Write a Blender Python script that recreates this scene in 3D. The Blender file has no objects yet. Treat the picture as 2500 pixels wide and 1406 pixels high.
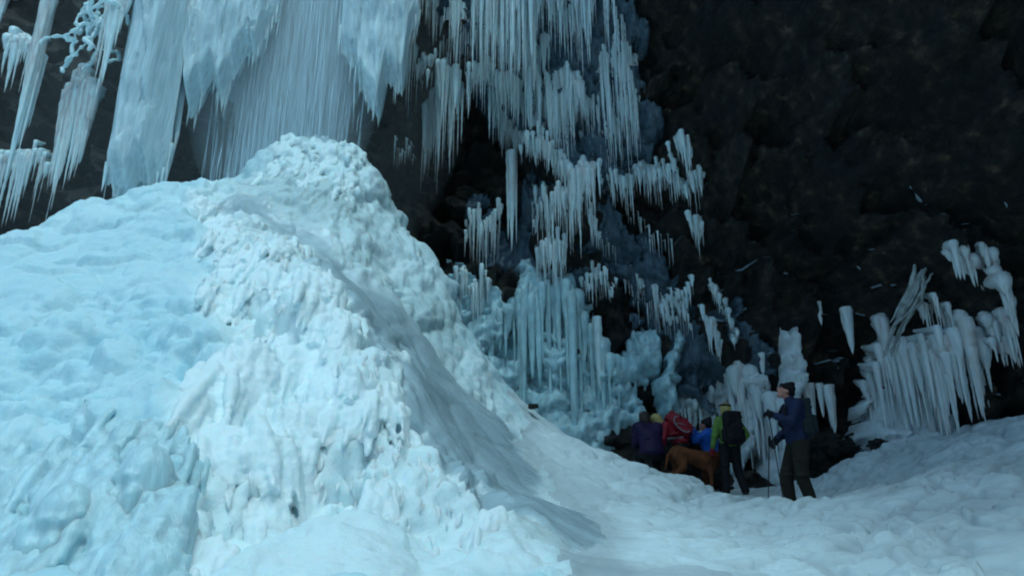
import bpy, bmesh, math, random
import numpy as np
from mathutils import Vector, Matrix
sc = bpy.context.scene
COL = sc.collection
rnd = random.Random(7)
rng = np.random.default_rng(7)

# ------------------------------------------------------------------ camera, sky, sun, exposure
F = 1944.0                       # focal length in photograph pixels (2500 wide)
PITCH = math.radians(20.1)
EYE = 1.6
CX, CY = 1250.0, 703.0
cam = bpy.data.cameras.new('camera')
cam.sensor_width = 36.0
cam.lens = 36.0 * F / 2500.0
cam.clip_end = 2000.0
cam_ob = bpy.data.objects.new('camera', cam)
cam_ob.location = (0, 0, EYE)
cam_ob.rotation_euler = (math.pi / 2 + PITCH, 0, 0)
COL.objects.link(cam_ob)
sc.camera = cam_ob

SUN_EL, SUN_AZ = math.radians(66), math.radians(172)      # azimuth from +Y towards +X
world = bpy.data.worlds.new('World')
sc.world = world
world.use_nodes = True
wn = world.node_tree
wn.nodes.clear()
sky = wn.nodes.new('ShaderNodeTexSky')
sky.sky_type = 'NISHITA'
sky.sun_disc = False
sky.sun_elevation = SUN_EL
sky.sun_rotation = SUN_AZ
sky.air_density = 1.0
sky.dust_density = 2.0
sky.ozone_density = 1.0
tint = wn.nodes.new('ShaderNodeMix')
tint.data_type = 'RGBA'
tint.blend_type = 'MULTIPLY'
tint.inputs[0].default_value = 1.0
tint.inputs[7].default_value = (0.60, 0.925, 1.0, 1)
bg = wn.nodes.new('ShaderNodeBackground')
bg.inputs[1].default_value = 0.14
wo = wn.nodes.new('ShaderNodeOutputWorld')
wn.links.new(sky.outputs[0], tint.inputs[6])
wn.links.new(tint.outputs[2], bg.inputs[0])
wn.links.new(bg.outputs[0], wo.inputs[0])

sun = bpy.data.lights.new('overcast_sun', 'SUN')
sun.energy = 1.5
sun.angle = math.radians(24)
sun.color = (0.59, 0.90, 1.0)
sun_ob = bpy.data.objects.new('overcast_sun', sun)
sd = Vector((math.sin(SUN_AZ) * math.cos(SUN_EL), math.cos(SUN_AZ) * math.cos(SUN_EL), math.sin(SUN_EL)))
sun_ob.rotation_euler = sd.to_track_quat('Z', 'Y').to_euler()
sun_ob.location = (0, 0, 40)
COL.objects.link(sun_ob)

sc.view_settings.view_transform = 'Standard'
sc.view_settings.look = 'None'
sc.view_settings.gamma = 1.0
sc.view_settings.exposure = 0.06
sc.cycles.max_bounces = 6
sc.cycles.diffuse_bounces = 4
sc.cycles.volume_bounces = 3
sc.cycles.filter_width = 2.0
sc.cycles.use_denoising = True

# ------------------------------------------------------------------ projection helpers
cp, sp = math.cos(PITCH), math.sin(PITCH)

def W(px, py, Y):
    """point at world depth Y that stands where the photograph shows (px, py)"""
    u, v = (px - CX) / F, -(py - CY) / F
    dy, dz = cp - v * sp, sp + v * cp
    t = Y / dy
    return Vector((u * t, Y, EYE + dz * t))

def proj(P):
    x, y, z = P[..., 0], P[..., 1], P[..., 2] - EYE
    d = np.maximum(y * cp + z * sp, 1e-3)
    return CX + F * x / d, CY - F * (-y * sp + z * cp) / d

def inpoly(px, py, poly):
    c = np.zeros(px.shape, bool)
    n = len(poly)
    for i in range(n):
        x1, y1 = poly[i]
        x2, y2 = poly[(i + 1) % n]
        if y1 == y2:
            continue
        k = ((y1 > py) != (y2 > py)) & (px < (x2 - x1) * (py - y1) / (y2 - y1) + x1)
        c ^= k
    return c

def softpoly(px, py, poly, r):
    """1 well inside the outline, 0 well outside, blending over r photograph pixels"""
    ins = inpoly(px, py, poly)
    d = np.full(px.shape, 1e9)
    n = len(poly)
    for i in range(n):
        ax, ay = poly[i]
        bx, by = poly[(i + 1) % n]
        ex, ey = bx - ax, by - ay
        t = np.clip(((px - ax) * ex + (py - ay) * ey) / (ex * ex + ey * ey + 1e-9), 0, 1)
        d = np.minimum(d, np.hypot(px - ax - t * ex, py - ay - t * ey))
    s = np.where(ins, d, -d)
    return np.clip(0.5 + 0.5 * s / r, 0, 1)

# ------------------------------------------------------------------ noise
def h01(ix, iy, iz, seed):
    h = (ix.astype(np.int64) * 374761393 + iy.astype(np.int64) * 668265263 + iz.astype(np.int64) * 2147483647 + seed * 1274126177) & 0xFFFFFFFF
    h = ((h ^ (h >> 13)) * 1274126177) & 0xFFFFFFFF
    h = ((h ^ (h >> 16)) * 2246822519) & 0xFFFFFFFF
    h = h ^ (h >> 13)
    return (h & 0xFFFFFF) / float(0x1000000)

def vnoise(P, seed=0):
    i = np.floor(P).astype(np.int64)
    f = P - i
    f = f * f * f * (f * (f * 6 - 15) + 10)
    out = 0
    for dx in (0, 1):
        wx = f[:, 0] if dx else 1 - f[:, 0]
        for dy in (0, 1):
            wy = f[:, 1] if dy else 1 - f[:, 1]
            for dz in (0, 1):
                wz = f[:, 2] if dz else 1 - f[:, 2]
                out = out + wx * wy * wz * h01(i[:, 0] + dx, i[:, 1] + dy, i[:, 2] + dz, seed)
    return out * 2 - 1

def fbm(P, oct=4, seed=0, gain=0.5):
    a, s, out = 1.0, 1.0, 0
    for k in range(oct):
        out = out + a * vnoise(P * s + 17.3 * k, seed + k)
        s *= 2.03
        a *= gain
    return out

def worley(P, seed=0, jitter=0.9):
    """distance to the nearest and second nearest feature point, a random number for the cell and the offset from it"""
    i = np.floor(P).astype(np.int64)
    n = len(P)
    f1 = np.full(n, 9.0)
    f2 = np.full(n, 9.0)
    cid = np.zeros(n)
    off = np.zeros((n, 3))
    for dx in (-1, 0, 1):
        for dy in (-1, 0, 1):
            for dz in (-1, 0, 1):
                c = (i[:, 0] + dx, i[:, 1] + dy, i[:, 2] + dz)
                q = np.stack([c[k] + 0.5 + jitter * (h01(*c, seed + 11 * k) - 0.5) for k in range(3)], 1)
                o = P - q
                d = np.sqrt((o * o).sum(1))
                near = d < f1
                f2 = np.where(near, f1, np.minimum(f2, d))
                cid = np.where(near, h01(*c, seed + 77), cid)
                off[near] = o[near]
                f1 = np.where(near, d, f1)
    return f1, f2, cid, off

def bulbs(P, seed=0, r=0.8):
    f1, f2, c, o = worley(P, seed)
    return np.sqrt(np.maximum(0, 1 - (f1 / r) ** 2)) * (0.65 + 0.7 * c)

def rock_blocks(P, seed=0):
    f1, f2, c, o = worley(P, seed, 1.0)
    g = [h01(np.floor(c * 1e6), np.zeros(len(P)), np.zeros(len(P)), seed + 5 + k) - 0.5 for k in range(3)]
    return (c - 0.5) + 1.3 * (o[:, 0] * g[0] + o[:, 1] * g[1] + o[:, 2] * g[2])

def smooth(a, lo, hi):
    t = np.clip((a - lo) / (hi - lo), 0, 1)
    return t * t * (3 - 2 * t)

class TPS:
    def __init__(self, ctrl, lam=0.02):
        c = np.array(ctrl, float)
        self.p, v = c[:, :2], c[:, 2]
        n = len(c)
        d = np.linalg.norm(self.p[:, None] - self.p[None], axis=2)
        A = np.zeros((n + 3, n + 3))
        A[:n, :n] = self.k(d) + lam * np.eye(n)
        A[:n, n] = 1
        A[:n, n + 1:] = self.p
        A[n, :n] = 1
        A[n + 1:, :n] = self.p.T
        self.w = np.linalg.solve(A, np.concatenate([v, np.zeros(3)]))
    @staticmethod
    def k(d):
        return d * d * np.log(d + 1e-9)
    def __call__(self, x, y):
        n = len(self.p)
        out = self.w[n] + self.w[n + 1] * x + self.w[n + 2] * y
        for i in range(n):
            out = out + self.w[i] * self.k(np.hypot(x - self.p[i, 0], y - self.p[i, 1]))
        return out

# ------------------------------------------------------------------ mesh helpers
def mesh_np(name, V, Fc, smooth_shade=True):
    V = np.asarray(V, np.float32)
    Fc = np.asarray(Fc, np.int32)
    m = bpy.data.meshes.new(name)
    k = Fc.shape[1]
    m.vertices.add(len(V))
    m.vertices.foreach_set('co', V.ravel())
    m.loops.add(Fc.size)
    m.loops.foreach_set('vertex_index', Fc.ravel())
    m.polygons.add(len(Fc))
    m.polygons.foreach_set('loop_start', np.arange(0, Fc.size, k, dtype=np.int32))
    m.polygons.foreach_set('use_smooth', np.full(len(Fc), smooth_shade))
    m.update(calc_edges=True)
    return m

def attr(m, name, vals):
    a = m.attributes.new(name, 'FLOAT', 'POINT')
    a.data.foreach_set('value', np.asarray(vals, np.float32))

def link(name, m, mat=None, parent=None, loc=None):
    o = bpy.data.objects.new(name, m)
    COL.objects.link(o)
    if mat is not None and m is not None:
        m.materials.clear()
        m.materials.append(mat)
    if parent is not None:
        o.parent = parent
    if loc is not None:
        o.location = loc
    return o

def tag(o, label=None, cat=None, group=None, kind=None):
    for k, v in (('label', label), ('category', cat), ('group', group), ('kind', kind)):
        if v:
            o[k] = v
    return o

def grid_faces(nu, nv):
    a = np.arange(nu * nv).reshape(nu, nv)
    return np.stack([a[:-1, :-1].ravel(), a[1:, :-1].ravel(), a[1:, 1:].ravel(), a[:-1, 1:].ravel()], 1)

def submesh(name, V, Fc, keep, attrs=()):
    f = Fc[keep]
    used = np.zeros(len(V), bool)
    used[f.ravel()] = True
    idx = np.cumsum(used) - 1
    m = mesh_np(name, V[used], idx[f])
    for an, av in attrs:
        attr(m, an, av[used])
    return m

_bm = bmesh.new()
bmesh.ops.create_icosphere(_bm, subdivisions=2, radius=1)
ICO_V = np.array([v.co[:] for v in _bm.verts])
ICO_F = np.array([[v.index for v in f.verts] for f in _bm.faces])
_bm.free()

def blob_mesh(name, C, R, voxel, smooth_it=4, rot=None):
    """one continuous surface round a cloud of ellipsoids"""
    C = np.asarray(C, float)
    R = np.asarray(R, float)
    if R.ndim == 1:
        R = np.repeat(R[:, None], 3, 1)
    V = (C[:, None, :] + ICO_V[None] * R[:, None, :]).reshape(-1, 3)
    Fc = (ICO_F[None] + (np.arange(len(C)) * len(ICO_V))[:, None, None]).reshape(-1, 3)
    m = mesh_np(name + '_raw', V, Fc)
    o = bpy.data.objects.new(name + '_raw', m)
    COL.objects.link(o)
    r = o.modifiers.new('r', 'REMESH')
    r.mode = 'VOXEL'
    r.voxel_size = voxel
    if smooth_it:
        s = o.modifiers.new('s', 'SMOOTH')
        s.factor = 0.5
        s.iterations = smooth_it
    dg = bpy.context.evaluated_depsgraph_get()
    ev = o.evaluated_get(dg)
    out = bpy.data.meshes.new_from_object(ev)
    out.name = name
    bpy.data.objects.remove(o)
    bpy.data.meshes.remove(m)
    if name == 'dome_crust':      # loose crumbs fall off
        e = np.empty(len(out.edges) * 2, np.int32)
        out.edges.foreach_get('vertices', e)
        e = e.reshape(-1, 2)
        lab = np.arange(len(out.vertices))
        while True:
            m_ = np.minimum(lab[e[:, 0]], lab[e[:, 1]])
            new = lab.copy()
            np.minimum.at(new, e[:, 0], m_)
            np.minimum.at(new, e[:, 1], m_)
            new = new[new]
            if (new == lab).all():
                break
            lab = new
        big_ = np.bincount(lab).argmax()
        bm = bmesh.new()
        bm.from_mesh(out)
        bm.verts.ensure_lookup_table()
        bmesh.ops.delete(bm, geom=[bm.verts[int(i)] for i in np.nonzero(lab != big_)[0]], context='VERTS')
        bm.to_mesh(out)
        bm.free()
    out.polygons.foreach_set('use_smooth', np.ones(len(out.polygons), bool))
    out.materials.clear()
    return out

def chain(pts, rad, step=0.35):
    """ellipsoids strung along a polyline; rad per point is a number or (x, y, z)"""
    C, R = [], []
    P = [np.array(p, float) for p in pts]
    Q = [np.array(r if hasattr(r, '__len__') else (r, r, r), float) for r in rad]
    for a, b, ra, rb in zip(P[:-1], P[1:], Q[:-1], Q[1:]):
        L = np.linalg.norm(b - a)
        n = max(1, int(math.ceil(L / (step * min(ra.min(), rb.min())))))
        for i in range(n):
            t = i / n
            C.append(a + (b - a) * t)
            R.append(ra + (rb - ra) * t)
    C.append(P[-1])
    R.append(Q[-1])
    return C, R

class Blobs:
    def __init__(self):
        self.C, self.R = [], []
    def chain(self, pts, rad, step=0.35):
        c, r = chain(pts, rad, step)
        self.C += c
        self.R += r
        return self
    def ball(self, p, r):
        self.C.append(np.array(p, float))
        self.R.append(np.array(r if hasattr(r, '__len__') else (r, r, r), float))
        return self
    def mesh(self, name, voxel, smooth_it=3):
        return blob_mesh(name, self.C, self.R, voxel, smooth_it)

def tube_np(P, R, sides=8, flat=1.0):
    """tube along points P (n,3) with radius R (n); closed by pinching"""
    P = np.asarray(P, float)
    n = len(P)
    T = np.gradient(P, axis=0)
    T /= np.linalg.norm(T, axis=1)[:, None] + 1e-9
    ref = np.array([0, 1, 0]) if abs(T[0, 1]) < 0.8 else np.array([1, 0, 0])
    U = np.cross(T, ref)
    U /= np.linalg.norm(U, axis=1)[:, None]
    B = np.cross(T, U)
    a = np.linspace(0, 2 * math.pi, sides, endpoint=False)
    V = P[:, None] + R[:, None, None] * (np.cos(a)[None, :, None] * U[:, None] + flat * np.sin(a)[None, :, None] * B[:, None])
    V = V.reshape(-1, 3)
    i = np.arange(n - 1)[:, None] * sides
    j = np.arange(sides)[None]
    k = (j + 1) % sides
    Fc = np.stack([i + j, i + k, i + sides + k, i + sides + j], -1).reshape(-1, 4)
    return V, Fc

def join_np(parts):
    V, Fc, n = [], [], 0
    for v, f in parts:
        V.append(v)
        Fc.append(f + n)
        n += len(v)
    return np.concatenate(V), np.concatenate(Fc)

# ------------------------------------------------------------------ materials
def mat(name, color, rough=0.6, spec=0.5, bump=0.0, bscale=20.0, var=0.0, vscale=3.0, stretch=(1, 1, 1),
        color2=None, sss=0.0, coat=0.0, metallic=0.0, sheen=0.0, attr_mix=None, trans=0.0, detail=6.0):
    m = bpy.data.materials.new(name)
    m.use_nodes = True
    nt = m.node_tree
    b = nt.nodes['Principled BSDF']
    b.inputs['Roughness'].default_value = rough
    b.inputs['Specular IOR Level'].default_value = spec
    b.inputs['Metallic'].default_value = metallic
    b.inputs['Coat Weight'].default_value = coat
    b.inputs['Coat Roughness'].default_value = 0.15
    b.inputs['Sheen Weight'].default_value = sheen
    b.inputs['Transmission Weight'].default_value = trans
    if sss:
        b.inputs['Subsurface Weight'].default_value = sss
        b.inputs['Subsurface Radius'].default_value = (0.04, 0.08, 0.1)
        b.inputs['Subsurface Scale'].default_value = 1.0
    tc = nt.nodes.new('ShaderNodeTexCoord')
    mp = nt.nodes.new('ShaderNodeMapping')
    mp.inputs['Scale'].default_value = stretch
    nt.links.new(tc.outputs['Object'], mp.inputs[0])
    n1 = nt.nodes.new('ShaderNodeTexNoise')
    n1.inputs['Scale'].default_value = vscale
    n1.inputs['Detail'].default_value = detail
    nt.links.new(mp.outputs[0], n1.inputs[0])
    rp = nt.nodes.new('ShaderNodeValToRGB')
    c2 = color2 or tuple(c * (1 - var) for c in color)
    rp.color_ramp.elements[0].position = 0.32
    rp.color_ramp.elements[1].position = 0.68
    rp.color_ramp.elements[0].color = (*c2, 1)
    rp.color_ramp.elements[1].color = (*color, 1)
    nt.links.new(n1.outputs[0], rp.inputs[0])
    out = rp.outputs[0]
    for an, ac in (attr_mix or ()):
        at = nt.nodes.new('ShaderNodeAttribute')
        at.attribute_name = an
        mx = nt.nodes.new('ShaderNodeMix')
        mx.data_type = 'RGBA'
        mx.inputs[7].default_value = (*ac, 1)
        nt.links.new(at.outputs['Fac'], mx.inputs[0])
        nt.links.new(out, mx.inputs[6])
        out = mx.outputs[2]
    nt.links.new(out, b.inputs['Base Color'])
    if bump:
        n2 = nt.nodes.new('ShaderNodeTexNoise')
        n2.inputs['Scale'].default_value = bscale
        n2.inputs['Detail'].default_value = 5
        n2.inputs['Roughness'].default_value = 0.6
        nt.links.new(mp.outputs[0], n2.inputs[0])
        bp = nt.nodes.new('ShaderNodeBump')
        bp.inputs['Strength'].default_value = 1.0
        bp.inputs['Distance'].default_value = bump
        nt.links.new(n2.outputs[0], bp.inputs['Height'])
        nt.links.new(bp.outputs[0], b.inputs['Normal'])
    return m

M = {}
BLUE_ICE = (0.40, 0.66, 0.74)
GREY_ICE = (0.36, 0.42, 0.40)
M['mound'] = mat('rime_ice', (0.80, 0.92, 0.94), 0.55, 0.4, 0.02, 14, 0.06, 2.0, attr_mix=(('clear', BLUE_ICE), ('dirt_shade', GREY_ICE)), sss=0.6)
M['drip'] = mat('white_rime', (0.86, 0.97, 1.0), 0.5, 0.4, 0.012, 22, 0.05, 3.0, sss=0.6)
M['column'] = mat('blue_column_ice', (0.62, 0.82, 0.87), 0.3, 0.5, 0.015, 9, 0.25, 4.0, (3, 3, 0.5), sss=0.6)
M['stream'] = mat('wet_grey_ice', (0.50, 0.62, 0.67), 0.25, 0.5, 0.02, 9, 0.25, 2.2, sss=0.5, attr_mix=(('streak', (0.34, 0.43, 0.47)), ('edge', (0.78, 0.90, 0.93))))
M['snow'] = mat('snow', (0.80, 0.90, 0.92), 0.7, 0.35, 0.015, 12, 0.07, 1.5, attr_mix=(('dirt_shade', (0.34, 0.39, 0.41)),))
M['icicle'] = mat('icicle_ice', (0.78, 0.95, 1.0), 0.28, 0.5, 0.006, 30, 0.22, 5.0, (4, 4, 0.7), sss=0.6)
M['whiteicicle'] = mat('milky_icicle_ice', (0.80, 0.86, 0.88), 0.35, 0.5, 0.008, 30, 0.2, 5.0, (4, 4, 0.7), sss=0.6)
M['wallice'] = mat('glazed_wall_ice', (0.60, 0.86, 0.93), 0.35, 0.5, 0.03, 7, 0.4, 3.0, (2.5, 2.5, 0.9), sss=0.6)
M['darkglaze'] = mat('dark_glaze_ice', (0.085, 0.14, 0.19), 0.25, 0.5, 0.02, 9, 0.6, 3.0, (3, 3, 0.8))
M['curtain'] = mat('frozen_curtain_ice', (0.76, 0.90, 0.95), 0.45, 0.4, 0.03, 10, 0.25, 3.0, (5, 5, 0.5), color2=(0.54, 0.67, 0.72), sss=0.6)
M['water'] = mat('falling_water', (0.72, 0.88, 0.97), 0.35, 0.5, 0, 10, 0.1, 4)

def rock_material():
    m = bpy.data.materials.new('dark_basalt')
    m.use_nodes = True
    nt = m.node_tree
    b = nt.nodes['Principled BSDF']
    b.inputs['Roughness'].default_value = 0.42
    b.inputs['Specular IOR Level'].default_value = 0.5
    tc = nt.nodes.new('ShaderNodeTexCoord')
    def noise(s, d=8, r=0.6):
        n = nt.nodes.new('ShaderNodeTexNoise')
        n.inputs['Scale'].default_value = s
        n.inputs['Detail'].default_value = d
        n.inputs['Roughness'].default_value = r
        nt.links.new(tc.outputs['Object'], n.inputs[0])
        return n.outputs[0]
    def ramp(src, stops):
        r = nt.nodes.new('ShaderNodeValToRGB')
        e = r.color_ramp.elements
        e[0].position, e[0].color = stops[0][0], (*stops[0][1], 1)
        e[1].position, e[1].color = stops[-1][0], (*stops[-1][1], 1)
        for p, c in stops[1:-1]:
            k = e.new(p)
            k.color = (*c, 1)
        nt.links.new(src, r.inputs[0])
        return r.outputs[0]
    c1 = ramp(noise(0.9), [(0.30, (0.004, 0.005, 0.005)), (0.44, (0.013, 0.011, 0.009)), (0.53, (0.042, 0.030, 0.020)), (0.60, (0.007, 0.008, 0.007)), (0.74, (0.042, 0.020, 0.009))])
    c2 = ramp(noise(4.5), [(0.36, (0.12, 0.12, 0.12)), (0.56, (0.9, 0.9, 0.9)), (0.70, (3.6, 3.3, 2.9))])
    mx = nt.nodes.new('ShaderNodeMix')
    mx.data_type = 'RGBA'
    mx.blend_type = 'MULTIPLY'
    mx.inputs[0].default_value = 1
    nt.links.new(c1, mx.inputs[6])
    nt.links.new(c2, mx.inputs[7])
    nt.links.new(mx.outputs[2], b.inputs['Base Color'])
    bp = nt.nodes.new('ShaderNodeBump')
    bp.inputs['Distance'].default_value = 0.10
    nt.links.new(noise(6, 10, 0.75), bp.inputs['Height'])
    nt.links.new(bp.outputs[0], b.inputs['Normal'])
    return m
M['rock'] = rock_material()

# ------------------------------------------------------------------ terrain: ice mound, meltwater channel, snow slope
CT = [ # (px, py, depth)
 (-300,1406,5.0),(-300,1000,6.5),(-300,750,8.8),(-300,690,10.5),(-250,850,13.5),
 (0,1406,4.6),(0,1200,5.3),(0,1000,6.3),(0,800,7.8),(0,660,9.4),(0,605,10.3),(20,720,13.3),
 (250,1406,4.5),(250,1200,5.1),(250,1000,6.3),(250,800,7.9),(250,620,9.9),(250,520,11.1),(260,472,11.8),(260,600,14.3),
 (480,1406,4.6),(470,1200,5.1),(480,1000,6.1),(490,800,7.5),(480,640,9.2),(470,520,10.8),(460,458,11.8),(450,560,14.3),
 (620,1330,5.5),(620,1150,6.0),(620,1000,6.5),(620,850,7.2),(620,700,8.3),(620,590,9.6),(600,540,10.3),
 (770,1240,6.3),(780,1100,6.6),(780,950,7.0),(780,800,7.6),(770,680,8.3),(760,617,9.0),
 (700,1406,4.6),(860,1406,4.5),(850,1310,5.1),(850,1248,5.6),(700,1290,5.4),(850,1275,6.1),
 (900,1150,6.4),(900,1000,6.9),(900,850,7.5),(860,722,8.4),(940,825,8.0),(1000,935,7.6),(1010,1025,7.4),(1080,1085,7.2),
 (1155,1158,7.0),(1240,1222,6.7),(1315,1300,6.2),(1340,1390,5.3),
 (960,1150,6.5),(1000,1250,6.2),(950,1000,7.0),(1060,1320,6.3),(1050,1345,5.4),(1060,1180,6.6),
 (1100,1406,4.9),(1200,1310,5.4),(1230,1210,6.2),(1000,1406,4.7),
 (640,487,11.8),(740,570,11.4),(850,668,11.0),(950,790,10.4),(1040,930,9.9),(1100,1050,9.4),(1200,1158,8.6),(1330,1262,7.4),(1400,1312,6.7),
 (700,440,12.4),(760,475,12.2),(850,530,12.0),(860,430,12.9),(780,385,13.2),(780,338,13.8),(790,430,15.5),(900,640,15.8),
 (600,438,12.6),(650,377,13.2),(700,340,13.5),(860,352,13.8),(925,420,13.8),(980,540,13.7),(1050,607,13.6),(1100,672,13.5),(1130,772,13.4),(1200,882,13.3),(1272,985,13.2),
 (1380,1060,13.0),(1540,1127,12.8),(1640,1162,12.6),(1760,1202,12.2),(1850,1230,11.8),(1940,1256,11.2),
 (950,640,12.6),(1040,770,12.3),(1100,890,12.0),(1180,1005,11.6),(1250,1085,11.2),(1330,1150,10.5),(1450,1215,9.5),
 (1000,900,16.0),(1150,1050,15.8),(1300,1110,15.4),(1450,1150,15.2),
 (1580,1158,14.5),(1700,1180,14.3),(1800,1218,14.0),(1900,1220,13.5),(1980,1260,11.3),(1850,1190,15.6),(2000,1160,14.5),(1650,1170,15.8),
 (2100,1406,5.5),(2500,1406,5.0),(2800,1406,5.0),(2100,1300,7.5),(2500,1300,6.5),(2100,1200,10.3),(2300,1200,8.8),(2500,1200,8.0),
 (2140,1098,13.4),(2250,1108,12.4),(2350,1060,12.0),(2500,1100,9.8),(2500,1020,12.0),(2800,1000,11.0),(2800,1200,7.0),(2500,1040,14.5),(2200,1120,15),
 (1400,1406,5.2),(1700,1406,5.3),(1600,1350,6.2),(1800,1330,6.8),(1700,1270,8.4),(1900,1290,8.3),(1550,1280,7.6),(1300,1400,5.2),
]
ctrl = [tuple(W(*c)[i] for i in (0, 1, 2)) for c in CT]
ctrl += [(-9, 2, 0.7), (-4, 2, 0.7), (0, 2, 0.7), (4, 2, 0.7), (9, 2, 0.7)]
terr = TPS(ctrl, 0.01)
STEP = 0.03
xs = np.arange(-9.0, 12.0, STEP)
ys = np.arange(2.2, 17.5, STEP)
GX, GY = np.meshgrid(xs, ys, indexing='ij')
GZ = terr(GX.ravel(), GY.ravel()).reshape(GX.shape)
GZ = np.maximum(GZ, 0.0)
gzx, gzy = np.gradient(GZ, STEP)
N = np.stack([-gzx, -gzy, np.ones_like(gzx)], -1)
NZ = 1 / np.linalg.norm(N, axis=-1)
N = (N * NZ[..., None]).reshape(-1, 3)
V0 = np.stack([GX, GY, GZ], -1).reshape(-1, 3)
px, py = proj(V0)
jit = fbm(V0 * 1.3, 4, 5) * 40
pxj, pyj = px + jit, py + fbm(V0 * 1.1 + 9, 3, 6) * 22

STREAM = [(560,452),(650,455),(720,515),(800,580),(900,650),(1000,750),(1080,840),(1150,925),(1235,1000),(1275,1090),(1300,1140),(1370,1195),(1440,1250),(1475,1325),
          (1385,1340),(1290,1280),(1180,1195),(1110,1125),(1045,1065),(1015,970),(960,860),(900,780),(840,690),(780,618),(690,565),(600,505)]
MOUND = [(-2000,-500),(1290,-500),(1290,985),(1255,1090),(1330,1150),(1430,1250),(1445,1310),(1352,1340),(1340,1900),(-2000,1900)]
RIDGE = [(470,455),(560,450),(620,520),(770,605),(870,730),(970,850),(1010,980),(1090,1080),(1200,1150),(1280,1230),(1120,1340),(1050,1345),(900,1250),(640,1310),(500,1406),(450,1406),(470,1100),(390,1000),(470,920),(560,830),(480,740),(500,640),(470,540)]
FRONTPILE = [(480,1406),(640,1300),(760,1245),(880,1240),(960,1280),(1060,1345),(1140,1330),(1200,1210),(1280,1230),(1340,1300),(1345,1420),(480,1420)]
DOME = [(590,440),(640,370),(720,325),(860,340),(930,410),(950,470),(1000,570),(1100,640),(1110,760),(1200,880),(1270,990),(1260,1080),(1150,925),(1000,750),(900,650),(720,515)]
CAUL = [(-100,820),(120,740),(330,720),(560,800),(560,900),(430,990),(250,1100),(100,1180),(-100,1200)]
COLS = [(-100,1060),(100,1080),(250,1040),(420,1020),(470,1110),(470,1420),(-100,1420)]
w_stream = softpoly(pxj, pyj, STREAM, 14)
w_mound = softpoly(pxj, pyj, MOUND, 10)
w_ridge = softpoly(pxj, pyj, RIDGE, 25)
w_pile = softpoly(pxj, pyj, FRONTPILE, 30)
w_dome = softpoly(pxj, pyj, DOME, 18)
w_caul = softpoly(pxj, pyj, CAUL, 70)
w_cols = softpoly(pxj, pyj, COLS, 60)
behind = 1 - smooth(V0[:, 1], 14.0, 15.0)

down = np.stack([gzx.ravel() * -1, gzy.ravel() * -1, -(gzx ** 2 + gzy ** 2).ravel()], 1)
big = fbm(V0 * 0.55, 3, 1)
Pd = V0 + 0.12 * np.stack([fbm(V0 * 1.7 + k * 31, 2, 20 + k) for k in range(3)], 1)
cells = bulbs(Pd * 3.2, 3)
cells2 = bulbs(Pd * 7.5, 4)
cells3 = bulbs(Pd * np.array([1.3, 1.0, 1.3]), 8, 0.9)
drape = bulbs(Pd * np.array([7.5, 5.0, 2.2]), 9)
drape2 = bulbs(Pd * np.array([13.0, 8.0, 4.0]), 12)
terrace = bulbs(Pd * np.array([0.9, 1.3, 2.0]), 14, 0.9)
fine = fbm(V0 * 9, 3, 2)
disp = np.zeros(len(V0))
body = np.clip(1 - w_ridge - w_dome - w_stream, 0, 1)
wm = softpoly(pxj, pyj, MOUND, 45)
def zero(a):
    return a - a.mean()
pill = bulbs(Pd * np.array([2.0, 1.5, 2.6]), 15, 0.95)
macro = zero(bulbs(Pd * np.array([1.5, 1.0, 1.1]), 16, 0.85)) + 0.5 * zero(bulbs(Pd * np.array([3.1, 2.0, 2.0]), 17, 0.85))
disp += wm * body * (1 - w_pile) * (zero(0.26 * terrace + 0.20 * cells3 + 0.10 * pill + 0.012 * cells2) + 0.08 * big + 0.012 * fine - 0.06)
disp += wm * body * (1 - w_pile) * w_caul * zero(0.13 * cells + 0.06 * cells2)
disp += wm * body * (1 - w_pile) * (1 - w_caul) * zero(0.03 * cells + 0.01 * cells2)
disp += wm * np.maximum(w_ridge, 0.55 * w_dome) * (1 - w_pile) * (0.34 * macro + zero(0.11 * drape + 0.05 * drape2 + 0.10 * cells3) + 0.02 * fine - 0.12)
disp += wm * w_pile * (zero(0.10 * cells3 + 0.06 * pill + 0.04 * cells + 0.022 * cells2 + 0.03 * drape) + 0.012 * fine - 0.03)
fa, fb_ = np.array(W(640, 487, 11.8)[:]), np.array(W(1330, 1262, 7.4)[:])
fd = (fb_ - fa) / np.linalg.norm(fb_ - fa)
fu = V0 @ fd
side = np.cross(fd, [0, 0, 1.0]); side /= np.linalg.norm(side)
fv = V0 @ side
PF = np.stack([fu * 0.55 + 0.2 * big, fv * 4.0, np.zeros_like(fu)], 1)
streak = fbm(PF, 4, 91)
disp += w_stream * (0.12 * big + 0.05 * zero(bulbs(PF * np.array([1.2, 0.6, 1]) + 0.1 * big[:, None], 92, 0.95)) + 0.07 * zero(cells3) + 0.004 * fine - 0.05)
grd = 1 - wm
Pg = V0 @ np.array([[0.8, -0.6, 0], [0.6, 0.8, 0], [0, 0, 1]]) + 0.22 * np.stack([fbm(V0 * 1.6 + k * 7, 3, 40 + k) for k in range(3)], 1)
plates = bulbs(Pg * np.array([1.2, 2.3, 1.0]), 33, 0.95)
plates2 = bulbs(Pg * np.array([3.8, 6.6, 3.0]), 34, 0.9)
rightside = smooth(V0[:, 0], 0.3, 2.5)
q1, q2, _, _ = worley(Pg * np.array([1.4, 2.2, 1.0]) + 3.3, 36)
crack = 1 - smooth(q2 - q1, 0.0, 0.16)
disp -= grd * (1 - w_stream) * rightside * 0.06 * crack
disp += grd * (1 - w_stream) * ((0.07 + 0.13 * rightside) * zero(plates) + (0.018 + 0.02 * rightside) * zero(plates2) + 0.05 * big + 0.006 * fine)
disp *= 0.35 + 0.65 * behind
V1 = V0 + N * disp[:, None]
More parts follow.
